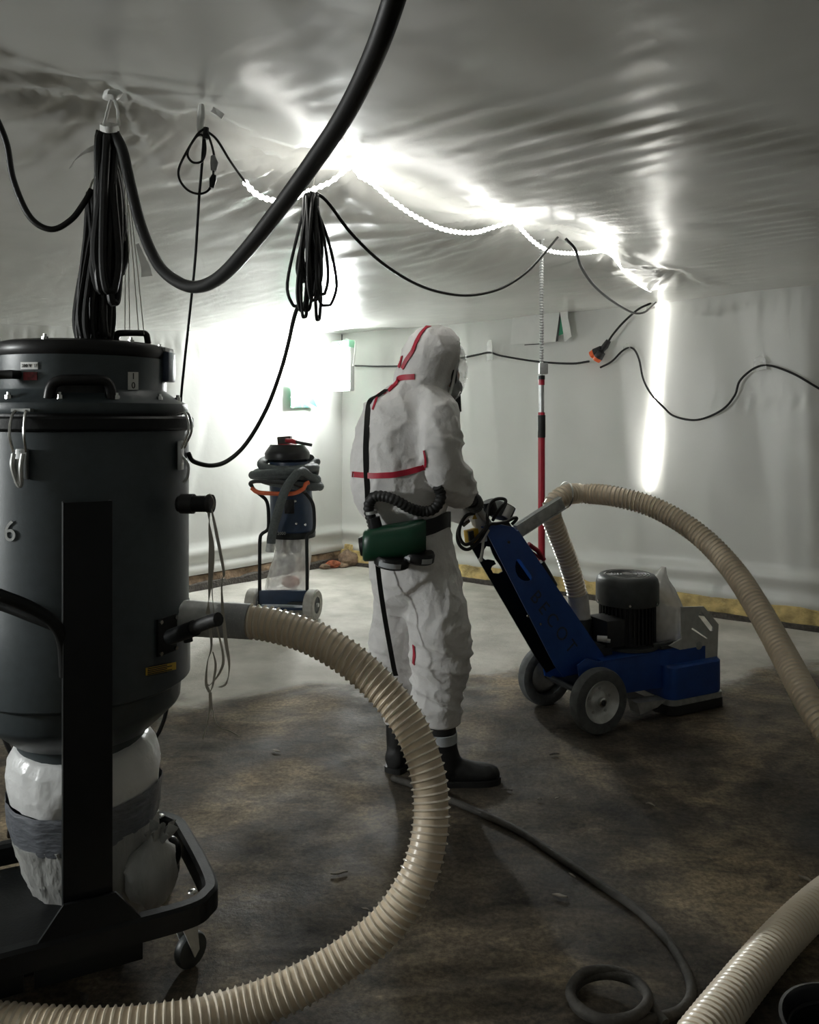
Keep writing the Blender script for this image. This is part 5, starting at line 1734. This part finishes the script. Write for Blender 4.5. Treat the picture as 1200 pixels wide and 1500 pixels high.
# ------------------------------------------------------------------ telescopic prop
def prop():
    d = 4.30
    x = (793.5 - 600) / FPX * d
    def z(py):
        return EYE + (HOR - py) / FPX * d
    ztop = z(344)
    t = thing('telescopic_prop', 'red and steel telescopic prop standing upright under the ceiling seam', 'prop', (x, d, 0))
    c = (x, d, 0)
    b = MB(); b.lathe([(0.0185, 0.02), (0.0185, z(715)), (0.0185, z(640))], c, n=20); b.build('outer_tube', 'pole_red', t)
    b = MB(); b.lathe([(0.0195, z(641)), (0.0205, z(640)), (0.0205, z(609)), (0.0195, z(608))], c, n=20); b.build('foam_grip', 'black_rubber', t)
    b = MB(); b.lathe([(0.018, z(610)), (0.018, z(604))], c, n=20); b.build('red_ring', 'pole_red', t)
    b = MB(); b.lathe([(0.0135, z(606)), (0.0135, z(560))], c, n=18); b.build('middle_tube', 'aluminium', t)
    b = MB(); b.lathe([(0.0165, z(564)), (0.0165, z(556))], c, n=18); b.build('red_ring', 'pole_red', t)
    b = MB(); b.lathe([(0.018, z(556)), (0.018, z(550))], c, n=18); b.build('stop_collar', 'black_plastic', t)
    b = MB(); b.box((x + 0.008, d - 0.005, z(540)), (0.044, 0.045, 0.058)); b.build('clutch', 'galvanized', t, bevel=0.004)
    # threaded upper rod with real thread rings
    b = MB(); b.lathe([(0.0085, z(550)), (0.0085, ztop - 0.01)], c, n=14); rod = b.build('threaded_rod', 'aluminium', t)
    zz = z(534)
    prof = []
    while zz < z(356):
        prof += [(0.0085, zz), (0.0118, zz + 0.004), (0.0118, zz + 0.007), (0.0085, zz + 0.011)]
        zz += 0.0145
    b = MB(); b.lathe(prof, c, n=12); b.build('thread', 'galvanized', rod)
    b = MB(); b.box((x, d, ztop), (0.085, 0.085, 0.010), Matrix.Rotation(0.5, 3, 'Z')); b.build('head_plate', 'galvanized', t, bevel=0.003)
    b = MB(); b.cyl((x, d, ztop - 0.03), (x, d, ztop - 0.004), 0.014, 0.020, n=16); b.build('head_joint', 'galvanized', t)
    b = MB(); b.lathe([(0.05, 0.0), (0.05, 0.012), (0.022, 0.03), (0.02, 0.06)], c, n=24); b.build('foot_pad', 'black_rubber', t)
prop()

# ------------------------------------------------------------------ cables
def cable(name, label, pts, r, n=10, m='cable_rubber', smooth=8, cat='cable'):
    path = smooth_path(pts, smooth)
    b = MB(); b.tube(path, r, n)
    o = b.build(name, m)
    return tag(o, label, cat)

cable('power_cable', 'thick black power cable sagging in a big bow across the foreground',
      [P(168, 197, 2.17), P(180, 222, 2.15), P(192, 275, 2.13), P(208, 335, 2.10), P(232, 388, 2.03), P(262, 414, 1.92), P(292, 420, 1.80), P(325, 404, 1.66), P(365, 362, 1.5), P(412, 302, 1.36), P(460, 236, 1.24), P(505, 168, 1.13), P(545, 88, 1.03), P(577, 0, 0.96), P(604, -100, 0.92), P(640, -240, 0.88)], 0.0142, 14)
cable('power_cable', 'black cable hanging in a bow from the left edge to the thick coil',
      [P(-30, 130, 2.05), P(-6, 172, 2.1), P(10, 212, 2.13), P(20, 265, 2.15), P(44, 318, 2.16), P(75, 336, 2.17), P(104, 322, 2.18), P(124, 296, 2.19), P(134, 278, 2.2)], 0.0082, 10)

def coil(name, label, top, loops, r, n=8, group=None):
    """one long cable folded into hanging loops"""
    pts = []
    for (tx, bx, by, wd, dz, jt) in loops:
        # down one side, round the bottom, up the other
        x0, y0, d0 = top
        pts += [P(tx, y0 + jt, d0 + dz), P(tx - wd * .55 + (bx - tx) * .4, y0 + (by - y0) * .35, d0 + dz - .012), P(bx - wd, y0 + (by - y0) * .80, d0 + dz - .015), P(bx - wd * .55, by - 3, d0 + dz - .006), P(bx, by, d0 + dz),
                P(bx + wd * .55, by - 4, d0 + dz + .008), P(bx + wd, y0 + (by - y0) * .78, d0 + dz + .015), P(tx + wd * .55 + (bx - tx) * .4, y0 + (by - y0) * .35, d0 + dz + .012)]
    path = smooth_path(pts, 5)
    b = MB(); b.tube(path, r, n)
    return b, path

rnd = random.Random(5)
loops = []
for k in range(17):
    loops.append((159 + rnd.uniform(-14, 12), 163 + rnd.uniform(-16, 13), rnd.choice((360, 400, 425, 442)), rnd.uniform(5, 13), rnd.uniform(-.05, .05), rnd.uniform(0, 8)))
b, pth = coil('c', '', (158, 193, 2.2), loops, 0.0105)
t = thing('cable_coil', 'thick black cable coil tied up under the ceiling above the large extractor', 'cable coil', tuple(P(160, 195, 2.2)))
b.build('cable_loops', 'cable_rubber', t)
b = MB(); b.ribbon(smooth_path([P(147, 187, 2.14), P(155, 190, 2.12), P(166, 190, 2.13), P(174, 187, 2.2), P(165, 184, 2.26), P(150, 184, 2.24), P(147, 187, 2.15)], 4), Vector((0, 0, 0.008)), 0.0015); b.build('cable_tie', 'tape_white', t)
loops = []
for k in range(24):
    loops.append((138 + rnd.uniform(-10, 22), 136 + rnd.uniform(-22, 22), rnd.choice((470, 490, 500, 506)), rnd.uniform(4, 9), rnd.uniform(-.04, .06), rnd.uniform(0, 14)))
b, pth = coil('c', '', (138, 280, 2.24), loops, 0.0078)
t = thing('cable_coil', 'lower bundle of thinner black cable loops hanging just above the extractor lid', 'cable coil', tuple(P(138, 280, 2.24)))
b.build('cable_loops', 'cable_rubber', t)
b = MB(); b.tube(smooth_path([P(130, 283, 2.2), P(134, 268, 2.2), P(140, 262, 2.22), P(146, 270, 2.24), P(148, 285, 2.24)], 4), 0.003, 6); b.build('tie_string', 'cord_white', t)

loops = []
for k in range(15):
    wd = rnd.uniform(4, 15)
    loops.append((456 + rnd.uniform(-8, 8), 456 + rnd.uniform(-20, 20), rnd.uniform(395, 455), wd, rnd.uniform(-.06, .06), rnd.uniform(0, 10)))
loops += [(452, 437, 448, 16, 0, 2), (462, 478, 447, 15, 0.02, 3), (448, 446, 464, 5, -.02, 4), (458, 466, 468, 4, .03, 2)]
b, pth = coil('c', '', (456, 280, 2.8), loops, 0.0056)
t = thing('cable_coil', 'black extension cable coil hanging from the seam left of the worker', 'cable coil', tuple(P(456, 280, 2.8)))
b.build('cable_loops', 'cable_rubber', t)
b = MB(); b.tube([P(456, 300, 2.8), P(456, 285, 2.8)], 0.028, 10); b.build('cable_wrap', 'cable_rubber', t)
b = MB(); b.tube([P(458, 285, 2.8), P(462, 255, 2.81), P(463, 230, 2.82)], 0.002, 6); b.build('hanging_string', 'cord_white', t)

cable('extension_cable', 'thin black cable sagging from the hanging coil to the red prop',
      [P(462, 282, 2.8), P(480, 296, 2.82), P(515, 342, 2.88), P(560, 385, 2.98), P(610, 416, 3.12), P(655, 430, 3.28), P(695, 432, 3.42), P(735, 422, 3.56), P(770, 400, 3.7), P(795, 374, 3.85), P(817, 348, 4.02)], 0.0062)
cable('extension_cable', 'thin black cable drooping from the prop head towards the orange plugs',
      [P(829, 350, 4.05), P(843, 366, 4.1), P(852, 392, 4.3), P(872, 420, 4.6), P(900, 443, 5.0), P(927, 458, 5.4), P(945, 457, 5.65), wall_right(965, py=444, off=0.05)], 0.0078)
cable('extension_cable', 'black cable curving from the hanging coil down to the extractor side',
      [P(440, 440, 2.8), P(431, 465, 2.79), P(422, 505, 2.76), P(410, 548, 2.72), P(390, 600, 2.66), P(362, 648, 2.58), P(335, 674, 2.5), P(310, 682, 2.43), P(284, 676, 2.37), P(276, 664, 2.35)], 0.0068)
cable('lamp_lead', 'thin black lead hanging straight down behind the extractor lid',
      [P(299, 196, 2.30), P(296, 240, 2.32), P(291, 300, 2.36), P(286, 380, 2.42), P(278, 460, 2.48), P(270, 535, 2.54), P(265, 590, 2.58), P(264, 660, 2.6)], 0.0042, 8)
cable('lamp_lead', 'thin black lead from the white hook to the start of the light rope',
      [P(303, 192, 2.30), P(318, 205, 2.33), P(336, 234, 2.40), P(350, 254, 2.47), P(361, 269, 2.52)], 0.0036, 8)
t = thing('lead_loop', 'small loop of thin black lead with a plug hanging from the white hook', 'lead', tuple(P(297, 200, 2.28)))
b = MB(); b.tube(smooth_path([P(300, 188, 2.28), P(290, 196, 2.27), P(278, 215, 2.27), P(275, 228, 2.27), P(283, 238, 2.27), P(296, 236, 2.27), P(301, 220, 2.28), P(298, 200, 2.28), P(288, 200, 2.27), P(272, 225, 2.26), P(262, 248, 2.26), P(264, 265, 2.26), P(276, 279, 2.26), P(292, 284, 2.26), P(305, 279, 2.26), P(311, 266, 2.26), P(313, 250, 2.26), P(314, 232, 2.26), P(310, 212, 2.27), P(303, 192, 2.28)], 5), 0.0034, 7); b.build('lead', 'cable_rubber', t)
b = MB(); b.tube([P(310, 275, 2.255), P(312, 263, 2.255), P(314, 256, 2.255)], [0.006, 0.010, 0.006], 10); b.build('plug', 'black_plastic', t)
b = MB(); b.tube([P(313, 250, 2.255), P(314, 238, 2.255), P(312, 228, 2.255)], [0.008, 0.011, 0.006], 10); b.build('plug_tape', 'duct_tape', t)
b = MB(); b.tube([P(302, 187, 2.28), P(301, 204, 2.28)], 0.008, 8); b.build('cable_tie', 'black_plastic', t)

# wall cables with the splitter
cable('wall_cable', 'thin grey-black cable along the right wall from the lamp to the orange plugs',
      [wall_right(522, py=536), wall_right(560, py=537), wall_right(620, py=535), wall_right(680, py=525, off=.05), wall_right(705, py=520, off=.05), wall_right(722, py=517, off=.05), wall_right(740, py=522, off=.05), wall_right(790, py=530, off=.05), wall_right(840, py=533, off=.05), wall_right(868, py=530, off=.06)], 0.0085)
cable('wall_cable', 'black cable looping low along the right wall under two tape pieces',
      [wall_right(884, py=539, off=.06), wall_right(900, py=530, off=.05), wall_right(918, py=513, off=.05), wall_right(931, py=511, off=.05), wall_right(940, py=527, off=.05), wall_right(946, py=555, off=.05), wall_right(958, py=577, off=.06), wall_right(975, py=596, off=.05), wall_right(992, py=610, off=.05), wall_right(1025, py=615, off=.05), wall_right(1060, py=601, off=.05), wall_right(1079, py=580, off=.05), wall_right(1087, py=558, off=.05), wall_right(1108, py=540, off=.05), wall_right(1130, py=536, off=.05), wall_right(1165, py=548, off=.05), wall_right(1205, py=571, off=.05), wall_right(1260, py=600, off=.05)], 0.0078)
def splitter():
    t = thing('cable_splitter', 'black cable splitter with two orange plugs hanging on the right wall', 'cable splitter', tuple(wall_right(885, py=520, off=.08)))
    def Q(px, py, o=0.08):
        return wall_right(px, py=py, off=o)
    b = MB(); b.tube(smooth_path([wall_right(958, py=445, off=.05), Q(940, 454, .06), Q(920, 472, .07), Q(905, 490), Q(897, 502)], 6), 0.0085, 8); b.build('feed_cable', 'cable_rubber', t)
    b = MB(); b.tube([Q(898, 500), Q(893, 508), Q(887, 515)], [0.020, 0.026, 0.022], 14); b.build('splitter_body', 'black_rubber', t)
    for (a, c, o) in (((888, 513), (872, 521), .08), ((890, 517), (882, 530), .11)):
        b = MB(); b.cyl(Q(*a, o), Q(a[0] * .35 + c[0] * .65, a[1] * .35 + c[1] * .65, o), 0.032, 0.036, n=18); s_ = b.build('socket', 'black_rubber', t)
        b = MB(); b.cyl(Q(a[0] * .35 + c[0] * .65, a[1] * .35 + c[1] * .65, o), Q(*c, o), 0.034, 0.028, n=18); b.build('orange_plug', 'orange', s_)
splitter()

# heavy cable on the floor
def fc(px, py, z=0.0125):
    return FL(px, py, z)
pts = [fc(575, 1140), fc(612, 1152), fc(655, 1170), fc(700, 1189), fc(760, 1217), fc(820, 1256), fc(880, 1296), fc(930, 1330), fc(972, 1370), fc(1000, 1412), fc(1013, 1450), fc(1000, 1478), fc(960, 1492), fc(900, 1496), fc(855, 1484), fc(838, 1460), fc(852, 1436, .02), fc(890, 1427, .03), fc(930, 1438, .034), fc(950, 1462, .035), fc(930, 1488, .035), fc(885, 1494, .034), fc(848, 1476, .036), fc(836, 1450, .036), fc(860, 1424, .036), fc(905, 1424, .036), fc(942, 1446, .03), fc(956, 1476, .02), fc(975, 1500, .0125)]
cable('rubber_cable', 'dusty black rubber cable snaking over the floor into a small coil', pts, 0.0125, 12, 'dusty_rubber', 7)

# ------------------------------------------------------------------ ties, strings and ribbons
t = thing('hanging_tie', 'knotted white plastic tie in the ceiling holding the thick cable coil', 'tie', tuple(P(165, 150, 2.2)))
for x0, x1 in ((163, 152), (168, 174)):
    b = MB(); b.tube(smooth_path([P(165, 138, 2.21), P((x0 + x1) / 2 + 1, 160, 2.2), P(x1, 186, 2.18)], 4), [0.004 + .001 * (k % 2) for k in range(9)], 6); b.build('tie_strand', 'tape_white', t)
b = MB(); b.sphere(P(165, 139, 2.21), (0.025, 0.025, 0.014), 12, 8)
for v in b.v:
    v += Vector((1, 1, 0.6)) * 0.012 * noise.noise(v * 50)
b.build('knot', 'tape_white', t)
b = MB(); b.ribbon(smooth_path([P(139, 216, 2.2), P(125, 222, 2.19), P(112, 232, 2.18), P(103, 246, 2.18)], 4), lambda i: Vector((0.004, 0, 0.010 - 0.0006 * i)), 0.001); b.build('loose_end', 'clear_tape', t)
t = thing('ceiling_hook', 'white tape hook on the ceiling carrying the small lead loop', 'hook', tuple(P(295, 170, 2.3)))
b = MB(); b.tube([P(295, 154, 2.31), P(295, 170, 2.30), P(293, 186, 2.29), P(294, 200, 2.285)], [0.008, 0.012, 0.010, 0.005], 8); b.build('tape_strip', 'tape_white', t)
b = MB(); b.ribbon([P(311, 160, 2.33), P(319, 165, 2.33), P(327, 171, 2.33)], Vector((0.004, 0, 0.007)), 0.001); b.build('tape_scrap', 'tape_white', t)

t = thing('lifting_strings', 'four thin white strings running down to the extractor lid handle', 'strings', tuple(P(195, 488, 2.29)))
for (xa, ya), (xb, yb) in (((183, 262), (183, 486)), ((186, 270), (190, 488)), ((188, 300), (203, 484)), ((191, 300), (211, 490))):
    b = MB(); b.tube([P(xa, ya, 2.22), P((xa + xb) / 2 + 0.5, (ya + yb) / 2, 2.26), P(xb, yb, 2.30)], 0.0014, 5); b.build('string', 'cord_white', t)
b = MB(); b.ribbon(smooth_path([P(201, 357, 2.24), P(207, 375, 2.24), P(213, 390, 2.24), P(215, 405, 2.24)], 3), lambda i: Vector((0.004 + .0012 * i, 0.002, 0.002)), 0.0008); b.build('plastic_shred', 'clear_tape', t)

t = thing('tie_ribbons', 'pale fabric ribbons knotted on the extractor stub and hanging down', 'ribbons', tuple(P(307, 738, 2.19)))
D_ = 2.19
rib = [([(301, 728), (307, 724), (313, 732), (313, 742), (307, 748), (302, 744), (301, 732)], 0.003),
       ([(306, 746), (307, 770), (310, 800), (309, 840), (306, 880), (305, 900)], 0.0085),
       ([(310, 746), (316, 775), (328, 838), (325, 850), (326, 890), (331, 940), (336, 975), (332, 1000), (322, 1007)], 0.0045),
       ([(305, 900), (310, 945), (304, 970), (302, 1000), (307, 1014)], 0.004),
       ([(309, 840), (314, 900), (327, 960), (322, 985), (308, 1003), (304, 1002)], 0.0035),
       ([(312, 955), (316, 975), (312, 1002), (308, 1014)], 0.003),
       ([(308, 1014), (308, 1035), (303, 1062), (297, 1082)], 0.004),
       ([(308, 1014), (312, 1040), (318, 1062), (335, 1070), (350, 1078)], 0.0035)]
for k, (pp, hw) in enumerate(rib):
    b = MB(); b.ribbon(smooth_path([P(x, y, D_ - 0.16 * (1 if 880 < y < 960 and k > 0 else 0) * 0 - 0.008 * k * 0.3) for x, y in pp], 5), lambda i, hw=hw, k=k: Vector((hw * math.cos(i * .18 + k), 0.3 * hw, 0.25 * hw * math.sin(i * .18 + k))), 0.0008)
    b.build('ribbon', 'ribbon', t)

# ------------------------------------------------------------------ black tub in the near corner
def tub():
    c = FL(1247, 1512, 0.11); c.z = 0
    t = thing('round_tub', 'round black rubber tub cut off by the lower right frame corner', 'tub', tuple(c))
    b = MB(); b.lathe([(0.125, 0.0), (0.128, 0.004), (0.136, 0.105), (0.142, 0.112), (0.142, 0.120), (0.135, 0.122), (0.130, 0.115), (0.120, 0.02), (0.02, 0.016)], c, n=48); b.build('shell', 'black_plastic', t)
    b = MB(); b.torus(c + Vector((0, 0, 0.085)), 0.124, 0.005, n=40, m=8); b.build('inner_ring', 'black_plastic', t)
    b = MB(); b.lathe([(0.055, 0.016), (0.055, 0.075), (0.050, 0.080), (0.042, 0.075), (0.04, 0.05), (0.01, 0.048)], c, n=32); b.build('centre_hub', 'motor_grey', t)
    b = MB(); b.box(c + Vector((-0.147, 0.015, 0.05)), (0.012, 0.06, 0.09), Matrix.Rotation(-0.1, 3, 'Z')); b.build('side_tab', 'galvanized', t, bevel=0.003)
tub()

# ------------------------------------------------------------------ rubble along the wall and chips on the floor
def lump(name, label, c, s, m, seed, cat='rubble', group=None, amp=0.35):
    b = MB(); b.sphere(c, s, 14, 10)
    for v in b.v:
        q = v - c
        v += q * amp * noise.noise(Vector((q.x / s[0], q.y / s[1], q.z / s[2])) * 1.3 + Vector((seed, 0, 0)))
        v.z = max(v.z, 0.001)
    return tag(b.build(name, m, sharp=25), label, cat, group)
def foam_block():
    c = wall_left(508, z=0.10, off=0.12)
    b = MB(); b.box(c, (0.22, 0.10, 0.17), Matrix.Rotation(0.75, 3, 'Z') @ Matrix.Rotation(0.1, 3, 'Y'))
    bm_v = b.v
    tag(b.build('foam_block', 'foam_yellow', bevel=0.015), 'broken yellow foam block standing in the far corner behind the worker', 'foam block')
foam_block()
rc = wall_left(492, z=0.06, off=0.16)
lump('rubble_heap', 'rounded brown rubble lump lying left of the yellow foam block', rc, (0.10, 0.09, 0.085), 'rubble', 1.0)
rc = wall_left(474, z=0.035, off=0.13)
lump('rubble_chunk', 'reddish brick fragment lying beside the small extractor', rc, (0.07, 0.05, 0.04), 'rubble_red', 2.0)
ordn = ('first', 'second', 'third', 'fourth', 'fifth', 'sixth')
k = 0
for px, o, s in ((463, .12, .05), (482, .18, .045), (486, .20, .035), (500, .22, .05), (512, .24, .045), (522, .24, .05)):
    c = wall_left(min(px, 500), z=0.02, off=o) if px <= 500 else wall_right(px, z=0.02, off=o - .05)
    k += 1
    lump('rubble_chunk', '%s small brown rubble chunk along the wall foot, counted from the small extractor' % ordn[k - 1], c, (s, s * .8, s * .5), 'rubble', 3.0 + k, group='small rubble at the wall foot')
# splinters and chips
chips = [((625, 1280), 0.03, 'dark splinter lying beside the arch of the long hose'), ((405, 1101), 0.05, 'pale curled chip on the floor between extractor and worker'), ((790, 1172), 0.022, 'tiny pale chip on floor right of the boot, the nearer one'), ((816, 1171), 0.024, 'tiny pale chip on floor right of the boot, the farther one'),
         ((953, 1180), 0.04, 'small wooden splinter in the middle of the right floor'), ((1041, 1261), 0.02, 'tiny white chip on the right floor near the hose'), ((1180, 1289), 0.05, 'flat pale splinter touching the hose at the right edge'),
         ((812, 1106), 0.05, 'thin dark splinter on the floor in front of the grinder wheel'), ((838, 1284), 0.03, 'curled pale shaving beside the floor cable'), ((820, 1314), 0.05, 'thin white fibre scrap under the floor cable'),
         ((742, 1158), 0.05, 'dark bent strip at the tip of the boot'), ((122, 1465), 0.06, 'pale yellowish leaf-shaped scrap on the dark foreground floor'), ((497, 1280), 0.06, 'pale flat scrap on the floor inside the hose arch'), ((535, 1334), 0.03, 'tiny pale scrap on floor inside the hose arch near its lower bend')]
for i, ((px, py), s, lab) in enumerate(chips):
    s *= 0.55
    c = FL(px, py, 0.004)
    b = MB()
    R = Matrix.Rotation(rnd.uniform(0, 3.1), 3, 'Z')
    pts = [c + R @ Vector((x * s, 0.12 * s * math.sin(x * 3 + i), 0.002 + 0.004 * math.sin((x + 1) * 1.5))) for x in (-.8, -.4, 0, .4, .8)]
    b.ribbon(smooth_path(pts, 2), lambda q, R=R, s=s: R @ Vector((0, s * .28 * (1 - abs(q - 4) / 4.6), 0)), 0.0018)
    dark = 'dark' in lab
    tag(b.build('floor_chip', 'dark_brown' if dark else 'chip_pale'), lab, 'debris')
